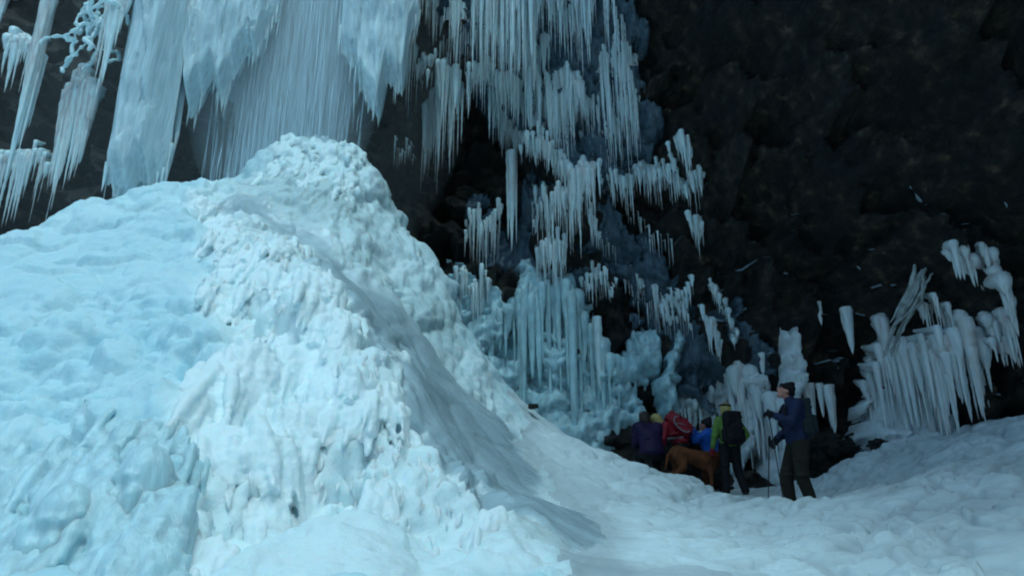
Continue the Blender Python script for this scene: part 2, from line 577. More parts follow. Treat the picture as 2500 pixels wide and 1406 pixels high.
clear = np.clip(body * w_mound * (1 - w_pile) * (0.25 * w_cols + 0.50 + 0.30 * (1 - smooth(cells, 0.1, 0.6)) * w_caul + 0.14 * big), 0, 0.8)
clear = np.maximum(clear, w_dome * w_mound * np.clip(0.20 + 0.25 * big, 0, 1))
dirt_shade = np.clip(smooth(softpoly(pxj, pyj, STREAM, 60), 0.0, 0.6) * 0.55 * (0.6 + 0.6 * big), 0, 0.8) * (1 - w_ridge)
dirt_shade = np.maximum(dirt_shade, w_dome * w_mound * np.clip(0.22 + 0.35 * big, 0, 0.6))
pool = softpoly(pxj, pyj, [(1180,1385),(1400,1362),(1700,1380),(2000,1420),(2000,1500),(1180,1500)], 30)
dirt_shade_g = np.clip(0.6 * pool + 0.62 * smooth(V0[:, 0] - 0.12 * V0[:, 1] * 0, 0.8, 4.0) * (0.75 + 0.35 * fbm(V0 * 1.4, 3, 55)) + 0.25 * (1 - smooth(plates, 0.1, 0.6)) * rightside + 0.3 * crack * rightside + 0.6 * smooth(softpoly(pxj, pyj, STREAM, 130), 0.05, 0.5), 0, 0.85)  # grey ice, darkened further to the right to stand for overhang shade
Fg = grid_faces(len(xs), len(ys))
fm, fs = w_mound[Fg].mean(1), w_stream[Fg].mean(1)
sel_s = (fs > 0.5) & (V0[Fg[:, 0], 1] < 13.5)
sel_m = (fm > 0.5) & ~sel_s
sel_g = ~sel_s & ~sel_m

mound = link('ice_mound', submesh('ice_mound', V1, Fg, sel_m, (('clear', clear), ('dirt_shade', dirt_shade))), M['mound'])
tag(mound, 'huge lumpy mound of white and blue ice built up under the waterfall', 'ice mound')
stream = link('meltwater_stream', submesh('meltwater_stream', V1, Fg, sel_s, (('streak', np.clip(0.45 + 0.40 * streak, 0, 1)), ('edge', 1 - smooth(softpoly(pxj, pyj, STREAM, 80) + 0.12 * big, 0.42, 0.70)))), M['stream'])
tag(stream, 'grey wet channel of meltwater running down the ice mound', 'stream', kind='structure')
# the snow: the detailed slope in view plus a coarse sheet that carries on to the horizon
mg = submesh('snow_ground', V1, Fg, sel_g, (('dirt_shade', dirt_shade_g),))
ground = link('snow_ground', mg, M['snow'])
tag(ground, 'snow and ice slope in front of the dark cliff', 'snow', kind='structure')
ox = np.concatenate([np.array([-400, -200, -100, -60, -40, -25, -15]), np.arange(-9, 12.1, 1.5), np.array([15, 25, 40, 60, 100, 200, 400])])
oy = np.concatenate([np.array([-600, -300, -150, -80, -40, -20, -10, -5]), np.arange(-2, 18, 1.0), np.array([20, 30, 60])])
AX, AY = np.meshgrid(ox, oy, indexing='ij')
AZ = np.interp(AY, [-20, 0, 2.2, 5, 18, 60], [-0.5, 0.0, 0.55, 0.2, 0.2, 0.2])
fo = link('snow_field', mesh_np('snow_field', np.stack([AX, AY, AZ], -1).reshape(-1, 3), grid_faces(len(ox), len(oy))), M['snow'])
tag(fo, 'wide snow field around the foot of the cliff', 'snow', kind='structure')

hx = np.arange(-160, 161, 4.0)  # unseen hills behind the camera, added to cut light from the horizon
hy = np.arange(-170, 30, 4.0)
HX, HY = np.meshgrid(hx, hy, indexing='ij')
rise = np.maximum(smooth(-HY, 16, 75) * 42, smooth(HX + 0.25 * HY, 20, 55) * 48)
rise = np.maximum(rise, smooth(-HX, 45, 110) * 35)
HP = np.stack([HX.ravel(), HY.ravel(), np.zeros(HX.size)], 1)
HZ = rise * (1 + 0.18 * fbm(HP * 0.04, 3, 400).reshape(HX.shape)) - 2.0
M['hill'] = mat('blocker_hillside', (0.10, 0.11, 0.10), 0.9, 0.2, 0.5, 1.5, 0.6, 0.4, color2=(0.035, 0.045, 0.035))
tag(link('blocker_hills', mesh_np('blocker_hills', np.stack([HX, HY, HZ], -1).reshape(-1, 3), grid_faces(len(hx), len(hy))), M['hill']), 'unseen hillsides behind the viewer, added to block low sky light', 'hills', kind='structure')

def ground_z(x, y):
    i = np.clip((x - xs[0]) / STEP, 0, len(xs) - 2)
    j = np.clip((y - ys[0]) / STEP, 0, len(ys) - 2)
    i, j = int(i), int(j)
    return float(V1[:, 2].reshape(GX.shape)[i, j])

# ------------------------------------------------------------------ rime drips draped over the mound
Z1 = V1
flat_ok = (V0[:, 1] < 13.9)
facing = (N[:, 0] * -V0[:, 0] + N[:, 1] * -V0[:, 1] + N[:, 2] * (EYE - V0[:, 2])) > 0

def scatter(poly, n, seed, extra=None):
    ok = inpoly(pxj, pyj, poly) & flat_ok & facing
    if extra is not None:
        ok &= extra
    idx = np.nonzero(ok)[0]
    w = 1 / NZ.ravel()[idx]
    r = np.random.default_rng(seed)
    return r.choice(idx, n, replace=False, p=w / w.sum()), r

clump = smooth(fbm(V0 * 1.5, 3, 95), -0.7, 0.7)

def drips(poly, n, seed, Lr, Rr, lean=0.5, out=0.06, extra=None, tipk=0.45, xk=0.4):
    idx, r = scatter(poly, n, seed, extra)
    C, R = [], []
    for k in idx:
        p, nn = Z1[k], N[k]
        d = down[k] * np.array([xk, 1, 1])
        d = d / (np.linalg.norm(d) + 1e-6)
        d = d * lean + np.array([0, 0, -1.0]) * (1 - lean) + nn * out * 3 + r.normal(0, 0.08, 3)
        d /= np.linalg.norm(d)
        cl = 0.6 + 0.9 * clump[k]
        r0 = Rr[0] * math.exp(abs(r.normal(0, 1)) * math.log(Rr[1] / Rr[0]) * 0.55) * cl
        r0 = min(r0, Rr[1])
        L = r.uniform(*Lr) * (0.5 + 0.8 * r.random()) * cl
        p = p + nn * (r0 * 0.1 + r.normal(0, 0.012)) - d * L * 0.2
        m = max(3, int(L / (r0 * 0.55)))
        for i in range(m):
            t = i / (m - 1)
            rr = r0 * (0.75 + 0.5 * math.sin(math.pi * min(1, t * 1.25 + 0.1))) * (1 if t < 0.6 else 1 - (1 - tipk) * (t - 0.6) / 0.4)
            C.append(p + d * L * t + r.normal(0, r0 * 0.10, 3))
            R.append((rr, rr, rr))
    return C, R

UP = [(470,455),(560,450),(660,545),(770,605),(870,730),(940,830),(700,860),(560,800),(480,740),(500,640),(470,540)]
LOW = [(560,830),(940,830),(970,850),(1010,980),(1090,1080),(1200,1150),(1260,1230),(1120,1330),(1050,1335),(900,1240),(640,1300),(500,1400),(450,1406),(470,1100),(390,1000),(470,920)]
dry = w_stream < 0.02
onridge = dry & (softpoly(pxj, pyj, RIDGE, 40) > 0.8)
shaggy = onridge & (clump > 0.33)
C, R = drips(UP, 560, 3, (0.16, 0.48), (0.026, 0.058), 0.75, 0.02, shaggy, 0.7)
for a in (drips(LOW, 900, 4, (0.16, 0.46), (0.022, 0.050), 0.75, 0.02, shaggy, 0.7), drips(RIDGE, 1300, 14, (0.10, 0.32), (0.012, 0.024), 0.75, 0.015, onridge, 0.6)):
    C += a[0]
    R += a[1]
rime = blob_mesh('icicle_drapery', C, R, 0.015, 1)
link('icicle_drapery', rime, M['drip'], mound)['label'] = 'bright white drapery of frozen drips down the front ridge'
C, R = drips(DOME, 300, 5, (0.15, 0.42), (0.025, 0.06), 0.85, 0.02, dry)
a = drips([(590,440),(640,370),(720,325),(860,340),(940,430),(900,470),(760,420),(640,440)], 70, 6, (0.08, 0.25), (0.03, 0.075), 0.6, -0.02)
C += a[0]; R += a[1]
a = drips([(980,560),(1100,630),(1115,720),(1060,690),(1000,620)], 60, 7, (0.05, 0.2), (0.05, 0.11), 0.6, 0.0)
C += a[0]; R += a[1]
link('dome_crust', blob_mesh('dome_crust', C, R, 0.026, 2), M['mound'], mound)['label'] = 'knobbly crust over the rounded dome at the top'
C, R = drips([(-60,1080),(60,1120),(250,1040),(420,1040),(462,1130),(462,1420),(-60,1420)], 330, 51, (0.28, 0.65), (0.022, 0.06), 0.7, 0.01, None, 0.7, 0.0)
link('ice_flutes', blob_mesh('ice_flutes', C, R, 0.018, 3), M['column'], mound)['label'] = 'vertical flutes of blue ice at the lower left'
# rounded shafts of clear blue ice at the lower left
for (tx, ty, Y, r0) in ((170, 1215, 4.7, 0.20), (365, 1120, 4.9, 0.20)):
    t = W(tx, ty, Y + 0.20)
    C, R = [], []
    r = np.random.default_rng(int(tx))
    for i in range(24):
        k = i / 23
        z = t.z - r0 * 0.8 - k * 1.3
        C.append((t.x, t.y, z)); R.append((r0 * (0.9 + 0.15 * k), r0 * (0.9 + 0.15 * k), r0 * (1.35 if i == 0 else 0.9)))
    for j in range(10):
        a = r.uniform(0, 6.28)
        rr = r0 * r.uniform(0.16, 0.3)
        zz = t.z - r0 * r.uniform(0.6, 1.5)
        for i in range(40):
            C.append((t.x + math.cos(a) * r0 * 0.95, t.y + math.sin(a) * r0 * 0.95, zz - i * 0.035)); R.append((rr,) * 3)
    for j in range(40):
        v = r.normal(0, 1, 3); v /= np.linalg.norm(v); v[2] = abs(v[2])
        C.append((t.x + v[0] * r0 * 0.9, t.y + v[1] * r0 * 0.9, t.z - r0 * 0.8 + v[2] * r0 * 0.85)); R.append((r0 * r.uniform(0.06, 0.16),) * 3)
    link('ice_column', blob_mesh('ice_column', C, R, 0.02, 3), M['column'], mound)

# ------------------------------------------------------------------ the cliff: an overhanging face of dark basalt
CC = [
 (-300,600,14.3),(-300,200,14.5),(0,600,15),(0,300,15.3),(0,0,15.3),(300,450,16),(300,0,16.3),(600,300,16.8),(700,0,16.8),(950,400,17.3),(1000,0,16.2),(1000,650,17.3),
 (1250,300,16.6),(1250,0,15.3),(1250,600,17.2),(1250,900,16.9),(1300,1050,16.5),(1500,0,14.3),(1500,300,15.3),(1500,600,16.4),(1500,900,16.7),(1560,1130,16.4),
 (1700,0,13.0),(1700,300,14.1),(1700,600,15.5),(1700,900,16.3),(1700,1150,16.2),(1900,0,11.8),(1900,400,13.4),(1900,700,14.8),(1900,900,15.6),(1900,1150,15.6),
 (2200,0,10.5),(2200,400,12.0),(2200,700,13.4),(2200,900,14.2),(2200,1100,14.2),(2500,0,9.5),(2500,400,11.0),(2500,700,12.3),(2500,900,13.0),(2500,1030,13.3),
 (1500,-130,13.7),(1700,-130,12.2),(1900,-130,11.0),(2200,-130,9.9),(2500,-130,8.9),(2800,-130,8.0),(2800,0,8.6),(2800,600,11.0),(2800,1000,12.4)]
cc = []
for c in CC:
    p = W(*c)
    cc.append((p.x, p.z, p.y))
cc += [(-14, 24, 15), (-8, 24, 16.5), (-3, 24, 16), (0, 24, 12.5), (1.5, 24, 7.5), (3.5, 24, -1), (6, 24, -5), (9, 24, -7), (13, 24, -9), (17, 24, -9), (4, 19, 5), (8, 19, 1), (12, 19, -3), (17, 12, -3), (17, 3, 3), (-14, 0, 15), (0, 0, 17), (7, 0, 15.5), (14, 0, 10)]  # unseen roof and right-hand wrap, shaped to shade the slope and hikers
clf = TPS(cc, 0.02)
CSTEP = 0.055
cxs = np.arange(-14, 17, CSTEP)
czs = np.arange(0, 24, CSTEP)
KX, KZ = np.meshgrid(cxs, czs, indexing='ij')
KY = clf(KX.ravel(), KZ.ravel())
CP0 = np.stack([KX.ravel(), KY, KZ.ravel()], 1)
wq = CP0 + 0.35 * np.stack([fbm(CP0 * 0.7 + k * 13, 3, 60 + k) for k in range(3)], 1)
strata = (wq[:, 2] + 0.42 * wq[:, 0]) / 1.15
saw = strata - np.floor(strata)
rel = 0.95 * rock_blocks(wq * 0.55, 70) + 0.50 * rock_blocks(wq * np.array([1.5, 1.5, 1.9]), 71) + 0.26 * rock_blocks(wq * np.array([3.2, 3.2, 4.2]), 72) + 0.12 * rock_blocks(wq * 7.5, 75) + 0.45 * (saw - 0.5) + 0.06 * fbm(CP0 * 4, 4, 73) + 0.25 * fbm(CP0 * 0.8, 3, 74)
KYD = (KY - rel).reshape(KX.shape)
for _ in range(1):
    Kp = np.pad(KYD, 1, mode='edge')
    KYD = sum(Kp[a:a + KYD.shape[0], b:b + KYD.shape[1]] for a in range(3) for b in range(3)) / 9
#          # plus = towards the viewer
Vc = np.stack([KX.ravel(), KYD.ravel(), KZ.ravel()], 1)
Fcl = grid_faces(len(cxs), len(czs))
cliff = link('rock_cliff', mesh_np('rock_cliff', Vc, Fcl, False), M['rock'])
tag(cliff, 'dark overhanging basalt cliff behind the waterfall and the hikers', 'cliff', kind='structure')
# the top and back of the cliff, so that it is a mass and not a sheet
top = [(-14, 15, 24), (17, 9, 24), (17, 40, 26), (-14, 40, 26)]
bx = bpy.data.meshes.new('cliff_top')
bx.from_pydata([(x, y, z - 0.3) for x, y, z in top] + [(x, y + (0 if i > 1 else 14), -1) for i, (x, y, z) in enumerate(top)], [], [(0, 1, 2, 3), (3, 2, 6, 7), (0, 3, 7, 4), (1, 5, 6, 2)])
link('cliff_top', bx, M['rock'], cliff)

def cliff_y(x, z):
    i = np.clip((x - cxs[0]) / CSTEP, 0, len(cxs) - 1.001)
    j = np.clip((z - czs[0]) / CSTEP, 0, len(czs) - 1.001)
    i0, j0 = int(i), int(j)
    a, b = i - i0, j - j0
    return float(KYD[i0, j0] * (1 - a) * (1 - b) + KYD[i0 + 1, j0] * a * (1 - b) + KYD[i0, j0 + 1] * (1 - a) * b + KYD[i0 + 1, j0 + 1] * a * b)

def hit(px_, py_):
    Y = 8.0
    while Y < 20:
        p = W(px_, py_, Y)
        if Y >= cliff_y(p.x, p.z):
            return p
        Y += 0.04
    return W(px_, py_, 16.5)

# ------------------------------------------------------------------ ice glazed onto the cliff
cpx, cpy = proj(Vc)
cj = fbm(Vc * 1.3, 4, 80)

def glaze(name, label, polys, seed, thick=0.35, material='wallice', colscale=(4.5, 3, 0.5), cut=0.15, soft=26, grain=0.5, cat='ice sheet'):
    w = np.zeros(len(Vc))
    for p in polys:
        w = np.maximum(w, softpoly(cpx + 18 * cj, cpy + 30 * np.roll(cj, 999), p, soft))
    near = w > 0.001
    near = near & (np.abs(CP0[:, 2]) < 20)
    fsel = near[Fcl].any(1)
    use = np.zeros(len(Vc), bool)
    use[Fcl[fsel].ravel()] = True
    P = CP0[use]
    n1 = fbm(P * np.array([2.2, 2.2, 0.9]), 4, seed)
    t = w[use] * 1.2 - 0.45 + grain * 0.55 * n1
    cols = bulbs(P * np.array(colscale), seed + 3, 0.95)
    cols2 = bulbs(P * np.array(colscale) * 2.3, seed + 4, 0.95)
    off = np.clip(t, -0.6, 0.6) * thick * 1.6 + np.clip(t + 0.2, 0, 1) * thick * (0.55 * cols + 0.22 * cols2)
    base = KY[use] - 0.18 - 0.35 * rel[use] - 0.12 * fbm(P * 0.9, 2, seed + 9)      # ice levels the rock out
    Vi = P.copy()
    Vi[:, 1] = np.where(t > -cut, base - off, KYD.ravel()[use] + 0.25)
    idx = np.cumsum(use) - 1
    f = idx[Fcl[fsel]]
    ok = (t > -cut - 0.25)[f].any(1)
    m = submesh(name, Vi, f, ok)
    return tag(link(name, m, M[material]), label, cat, 'ice glazed onto the rock')

glaze('ice_flow', 'pale cyan ice flow glazing the back of the cave beside the mound',
      [[(1100,690),(1170,690),(1250,720),(1330,640),(1400,650),(1430,700),(1420,830),(1450,900),(1540,850),(1590,820),(1600,900),(1560,960),(1545,1060),(1540,1180),(1380,1150),(1250,1050),(1150,900)]], 101, 0.26, 'wallice', (2.6, 3, 0.20), grain=1.3)
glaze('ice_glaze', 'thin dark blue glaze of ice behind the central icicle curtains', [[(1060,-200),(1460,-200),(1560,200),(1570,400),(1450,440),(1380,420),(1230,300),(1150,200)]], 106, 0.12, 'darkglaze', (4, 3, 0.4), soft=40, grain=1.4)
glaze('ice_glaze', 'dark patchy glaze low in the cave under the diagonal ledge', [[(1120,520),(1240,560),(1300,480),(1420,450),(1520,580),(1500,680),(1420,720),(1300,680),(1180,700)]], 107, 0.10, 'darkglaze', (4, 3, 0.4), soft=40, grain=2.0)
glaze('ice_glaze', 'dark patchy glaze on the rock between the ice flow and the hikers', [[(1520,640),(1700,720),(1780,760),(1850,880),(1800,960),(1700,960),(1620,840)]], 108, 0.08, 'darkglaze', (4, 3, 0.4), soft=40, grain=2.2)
glaze('ice_flow', 'narrow lumpy ice stalk on the rock left of the blue jacket',
      [[(1640,815),(1655,830),(1640,940),(1650,1000),(1640,1060),(1610,1010),(1600,940),(1625,880)]], 102, 0.4, soft=16, grain=0.35)
glaze('ice_flow', 'bulging ice lumps on the rock behind the hikers in blue and green',
      [[(1665,990),(1700,985),(1720,1080),(1690,1090)],[(1740,960),(1800,925),(1850,930),(1855,1000),(1830,1180),(1780,1200),(1770,1010),(1735,1040)],[(1850,1010),(1900,990),(1905,1190),(1840,1210)]], 103, 0.25, 'whiteicicle', (4.5, 3, 1.4), soft=14, grain=1.8)
glaze('ice_pillar', 'white crusted ice pillar on the rock above the tall hiker',
      [[(1884,905),(1936,905),(1940,960),(1945,1010),(1875,1015),(1876,960)],[(1893,775),(1906,770),(1908,910),(1889,910)],[(1915,785),(1930,775),(1926,910),(1914,910)]], 104, 0.3, 'whiteicicle', (6, 3, 0.8), soft=14, grain=1.5, cat='ice pillar')
glaze('ice_flow', 'broad ribbed ice skirt reaching the snow at the right',
      [[(2140,930),(2160,860),(2200,850),(2250,900),(2290,1000),(2300,1130),(2200,1150),(2090,1080),(2100,960)]], 105, 0.25, 'whiteicicle', (4, 3, 0.3), soft=20, grain=1.5)

# snow lying along cracks and ledges of the right-hand face
rs = np.random.default_rng(21)
lines = [[(2060,640),(2100,650),(2112,680)],[(2125,640),(2150,660),(2190,685)],[(1860,665),(1895,680),(1910,700)],
         [(2215,440),(2240,480),(2290,520)],[(2240,428),(2262,432),(2280,442)],[(2400,470),(2440,480),(2460,500),(2480,560)],[(2470,370),(2480,385),(2490,400)],[(1965,730),(1990,760),(2030,770)],[(1745,680),(1760,720),(1775,745)],
         [(1770,760),(1790,810),(1810,840),(1860,880)],[(1725,800),(1735,860),(1770,890)],[(2120,610),(2150,612),(2180,625)],[(2140,770),(2160,768),(2180,760)],[(2010,860),(2050,900),(2080,890)],[(2050,740),(2090,765),(2130,770)],[(2200,745),(2240,750),(2290,742)],[(1650,760),(1670,755),(1690,740)]]
parts = []
for ln in lines:
    q = []
    for a, b in zip(ln[:-1], ln[1:]):
        n = max(2, int(math.hypot(b[0] - a[0], b[1] - a[1]) / 9))
        for i in range(n):
            q.append((a[0] + (b[0] - a[0]) * i / n + rs.normal(0, 2.5), a[1] + (b[1] - a[1]) * i / n + rs.normal(0, 2.5)))
    q.append(ln[-1])
    pts = np.array([hit(*c)[:] for c in q]) if len(q) > 2 else np.array([hit(*c)[:] for c in [q[0], ((q[0][0] + q[-1][0]) / 2, (q[0][1] + q[-1][1]) / 2), q[-1]]])
    pts[1:-1] = (pts[1:-1] * 2 + pts[:-2] + pts[2:]) / 4
    rr = np.sin(np.linspace(0.12, math.pi - 0.12, len(pts))) * rs.uniform(0.012, 0.024) * (0.4 + 1.3 * rs.random(len(pts)))
    pts[:, 1] += 0.01
    parts.append(tube_np(pts, rr, 7))
gx_, gz_ = np.gradient(KYD, CSTEP)
ledge = smooth(gz_.ravel(), 0.5, 1.1) * softpoly(cpx, cpy, [(1640,420),(2000,330),(2500,250),(2560,960),(2000,960),(1640,900)], 120)
ledge = ledge * (fbm(Vc * 1.1, 3, 85) > 0.12)
lf = Fcl[(ledge > 0.45)[Fcl].all(1)]
ids, inv = np.unique(lf.ravel(), return_inverse=True)
lv = Vc[ids] + np.array([0, -0.025, 0.03])
parts.append((lv, inv.reshape(-1, 4)))
v, f = join_np(parts)
M['frost'] = mat('thin_frost', (0.36, 0.44, 0.48), 0.7, 0.3, 0.01, 20, 0.5, 6)
link('ledge_snow', mesh_np('ledge_snow', v, f), M['frost'], cliff)

# ------------------------------------------------------------------ icicles
def icicle_np(p, L, r, rg, up=0.12, sides=8, blunt=0.0, flat=1.0, lean=(0, 0), back=0.0):
    n = int(min(26, max(7, L / 0.05)))
    t = np.linspace(0, 1, n)
    prof = (1 - t) ** 0.75 * 0.85 + 0.15 * (1 - t)
    if blunt:
        prof = (1 - blunt) * prof + blunt * np.sqrt(np.maximum(0, 1 - t ** 5)) * (1 - 0.35 * t)
    amp = min(1.0, 0.03 / r)
    wob = 1 + amp * (0.16 * np.sin(t * L * rg.uniform(18, 34) + rg.uniform(0, 6)) + 0.12 * rg.normal(0, 1, n))
    R = np.maximum(r * prof * np.clip(wob, 0.6, 1.5), 0.0035)
    R[-1] = 0.001
    P = np.stack([p[0] + lean[0] * t * L + np.cumsum(rg.normal(0, 0.0016, n)), p[1] + lean[1] * t * L + np.cumsum(rg.normal(0, 0.0016, n)), p[2] + up - t * (L + up)], 1)
    if back:
        q = np.linspace(1, 0.15, 4)[:, None]
        root = P[0] + q * np.array([0, back, min(0.16, 0.05 + 0.2 * back)]) + np.array([0, 0, 0.03])
        root[:, 2] = P[0, 2] + (root[:, 2] - P[0, 2]) * np.sqrt(q[:, 0])
        P = np.concatenate([root, P])
        R = np.concatenate([R[0] * np.array([0.35, 0.6, 0.8, 0.95]), R])
    return tube_np(P, R, sides, flat)

def poly_at(pl, s):
    seg = [math.hypot(b[0] - a[0], b[1] - a[1]) for a, b in zip(pl[:-1], pl[1:])]
    T = sum(seg)
    d = s * T
    for (a, b), l in zip(zip(pl[:-1], pl[1:]), seg):
        if d <= l or (a, b) == (pl[-2], pl[-1]):
            k = min(1, d / (l + 1e-9))
            return a[0] + (b[0] - a[0]) * k, a[1] + (b[1] - a[1]) * k
        d -= l

def zat(px_, py_, Y):
    return W(px_, py_, Y).z

def curtain(label, top, bot, n, seed, r=(0.02, 0.045), sheet=0.6, mat_='icicle', blunt=0.0, Y=None, short=0.45, dy=0.12, cat='icicle curtain', name='icicle_curtain', sheet_r=1.9):
    """icicles frozen together along one ledge: a fused sheet above and every hanging tip a part"""
    rg = np.random.default_rng(seed)
    bx_ = [b[0] for b in bot]
    by_ = [b[1] for b in bot]
    items = []
    n = int(n * 1.45)
    for i in range(n):
        s = min(1, max(0, (i + rg.uniform(-0.4, 0.4)) / max(1, n - 1)))
        tx, ty = poly_at(top, s)
        ty += rg.normal(0, 11) + 13 * math.sin(s * 9 + seed) + 8 * math.sin(s * 23 + seed * 3) - 16 * rg.random() ** 4
        full = np.interp(tx, bx_, by_)
        k = (1 - (1 - short * 0.8) * rg.random() ** 1.1) * (1.15 if rg.random() < 0.1 else 1)
        by2 = ty + (full - ty) * k
        Yt, back = Y, 0.3
        if not Y:
            p = hit(tx, ty)
            zb = zat(tx, by2, p.y)
            Yt = max(p.y - 0.55, min(cliff_y(p.x, z_) for z_ in np.linspace(zb, p.z, 8)) - 0.06) - rg.uniform(0.0, dy)
            back = p.y - Yt + 0.12
        p = W(tx, ty, Yt)
        L = max(0.12, p.z - zat(tx, by2, Yt))
        items.append((p, L, back))
    mid = items[len(items) // 2][0]
    root = link(name, None, None, None, mid)
    tag(root, label, cat, 'icicle curtains hanging from the cliff')
    o = np.array(mid[:])
    if sheet > 0:
        ps = []
        for j, (p, L, back) in enumerate(items):
            rr = rg.uniform(*r) * sheet_r
            ps.append(icicle_np(np.array(p[:]) - o + np.array([rg.normal(0, 0.02), 0.03, 0.05]), L * sheet * rg.uniform(0.5, 1.0), rr, rg, 0.08, 9, 0.45, back=back))
        v, f = join_np(ps)
        link('ice_sheet', mesh_np('ice_sheet', v, f), M[mat_], root)
    for (p, L, back) in items[:100]:
        rr = (r[0] * 0.6 + (r[1] * 1.25 - r[0] * 0.6) * rg.random() ** 2.2) * (0.7 + 0.25 * min(1.6, L))
        v, f = icicle_np(np.array(p[:]) - o, L, rr, rg, 0.06, 8, blunt, back=back)
        link('icicle', mesh_np('icicle', v, f), M[mat_], root)
    return root

def free_icicle(label, a, b, r, seed, mat_='icicle', blunt=0.0, Y=None, cat='icicle', flutes=0):
    rg = np.random.default_rng(seed)
    Yt = Y
    if not Y:
        p = hit(*a)
        Yt = max(p.y - 0.9, min(cliff_y(p.x, z_) for z_ in np.linspace(zat(a[0], b[1], p.y), p.z, 10)) - 0.08)
    p = W(a[0], a[1], Yt)
    L = p.z - zat(a[0], b[1], Yt)
    ps = [icicle_np(np.zeros(3), L, r, rg, 0.15, 12, blunt)]
    for k in range(flutes):
        an = rg.uniform(0, 6.28)
        ps.append(icicle_np(np.array([math.cos(an) * r * 0.7, math.sin(an) * r * 0.5, 0]), L * rg.uniform(0.4, 0.95), r * rg.uniform(0.3, 0.55), rg, 0.12, 8, 0.3))
    v, f = join_np(ps)
    return tag(link('icicle', mesh_np('icicle', v, f), M[mat_], None, p), label, cat, 'single icicles on the cliff')

curtain('thin dark icicles between the white curtain and the dense central icicles', [(1000,-30),(1075,-20)], [(990,190),(1010,240),(1040,60),(1075,150)], 16, 1, (0.02, 0.04), 0.4)
curtain('dense tall icicle curtain at the top centre reaching out of the picture', [(1080,-30),(1200,-30),(1315,-25)], [(1080,195),(1130,180),(1200,215),(1250,250),(1300,240),(1320,130)], 64, 2, (0.025, 0.05), 0.75, short=0.6)
curtain('broad icicle curtain at the top centre, right neighbour of the tallest one', [(1322,-30),(1450,-25)], [(1320,110),(1345,130),(1390,200),(1430,200),(1452,80)], 36, 3, (0.022, 0.045), 0.65, short=0.5)
curtain('sparse beaded icicles at the top right edge of the central icicles', [(1470,-10),(1520,40),(1535,120)], [(1470,150),(1500,280),(1545,300)], 14, 4, (0.014, 0.026), 0.0, short=0.3)
curtain('icicle cluster with long dripping tips above the dark cave mouth', [(1035,290),(1060,230),(1090,190),(1130,200)], [(1028,475),(1045,480),(1060,400),(1085,465),(1110,440),(1135,425)], 26, 5, (0.03, 0.055), 0.7, short=0.5)
curtain('short icicle fringe under the tallest top curtain', [(1140,180),(1170,170),(1215,190)], [(1140,290),(1160,260),(1180,295),(1215,270)], 20, 6, (0.022, 0.042), 0.6)
curtain('wide slanting icicle curtain in the middle of the icicle wall', [(1215,190),(1290,180),(1350,230),(1400,270)], [(1215,290),(1250,330),(1300,400),(1350,380),(1400,400)], 58, 7, (0.022, 0.045), 0.75, short=0.5)
curtain('icicle rows beneath the broad top curtain', [(1330,180),(1400,200),(1450,250),(1480,280)], [(1330,290),(1380,330),(1430,350),(1480,400)], 42, 8, (0.02, 0.04), 0.6, short=0.4)
curtain('long loose icicles on the right flank of the icicle wall', [(1455,150),(1500,130),(1550,180)], [(1455,380),(1490,420),(1530,425),(1560,350)], 34, 9, (0.02, 0.042), 0.45, short=0.35)
curtain('icicle fringe hanging from the diagonal ledge left of the big single icicle', [(1195,250),(1240,300),(1300,350),(1370,400)], [(1195,350),(1235,400),(1300,410),(1340,440),(1370,470)], 46, 10, (0.022, 0.042), 0.65, short=0.5)
curtain('icicle fringe on the lower end of the diagonal ledge', [(1370,400),(1410,425),(1452,420)], [(1370,480),(1400,560),(1425,545),(1455,560)], 24, 11, (0.025, 0.05), 0.65, short=0.5)
curtain('small tight icicles stepping down to the long dark ledge', [(1400,330),(1460,340),(1540,390)], [(1400,410),(1460,430),(1540,440)], 30, 12, (0.018, 0.035), 0.5)
curtain('comb of icicles under the long ledge right of centre', [(1460,430),(1520,440),(1580,430),(1650,430),(1715,440)], [(1460,490),(1500,510),(1540,560),(1555,470),(1600,535),(1640,500),(1665,490),(1690,530),(1715,500)], 54, 13, (0.018, 0.038), 0.5, short=0.35)
curtain('two slim icicle bunches standing up above the comb of icicles', [(1635,370),(1645,375),(1672,350),(1685,380)], [(1635,440),(1650,450),(1675,460),(1690,440)], 10, 14, (0.02, 0.04), 0.5)
curtain('thin separate icicles in the cave left of the big single icicle', [(1135,560),(1170,530),(1200,540),(1222,540)], [(1135,630),(1165,670),(1190,700),(1222,640)], 18, 15, (0.016, 0.034), 0.35, short=0.4)
curtain('thin icicles in the cave below the diagonal ledge', [(1300,500),(1350,480),(1400,500)], [(1300,620),(1340,600),(1370,600),(1400,640)], 24, 16, (0.016, 0.034), 0.45, short=0.35)
curtain('descending row of small icicles at the right of the cave', [(1440,540),(1470,570),(1505,600)], [(1440,600),(1480,640),(1505,660)], 14, 17, (0.015, 0.03), 0.4, short=0.4)
curtain('faint short icicles just above the mound crest in the dark', [(965,365),(1010,365)], [(965,410),(1000,440),(1010,400)], 9, 18, (0.012, 0.025), 0.0, short=0.4)
curtain('icicles dripping from the ledge over the cyan ice flow', [(1310,620),(1345,600),(1380,610)], [(1310,720),(1350,730),(1385,720)], 16, 19, (0.018, 0.036), 0.6)
curtain('small icicle comb on the tilted branch of rock by the ice flow', [(1420,700),(1470,695),(1518,680)], [(1420,730),(1445,760),(1480,740),(1518,710)], 18, 20, (0.015, 0.03), 0.5)
curtain('icicle comb at the right end of the cyan ice flow', [(1525,660),(1570,700),(1630,740),(1690,730)], [(1525,720),(1570,810),(1610,820),(1650,790),(1690,770)], 34, 21, (0.015, 0.032), 0.55, short=0.4)
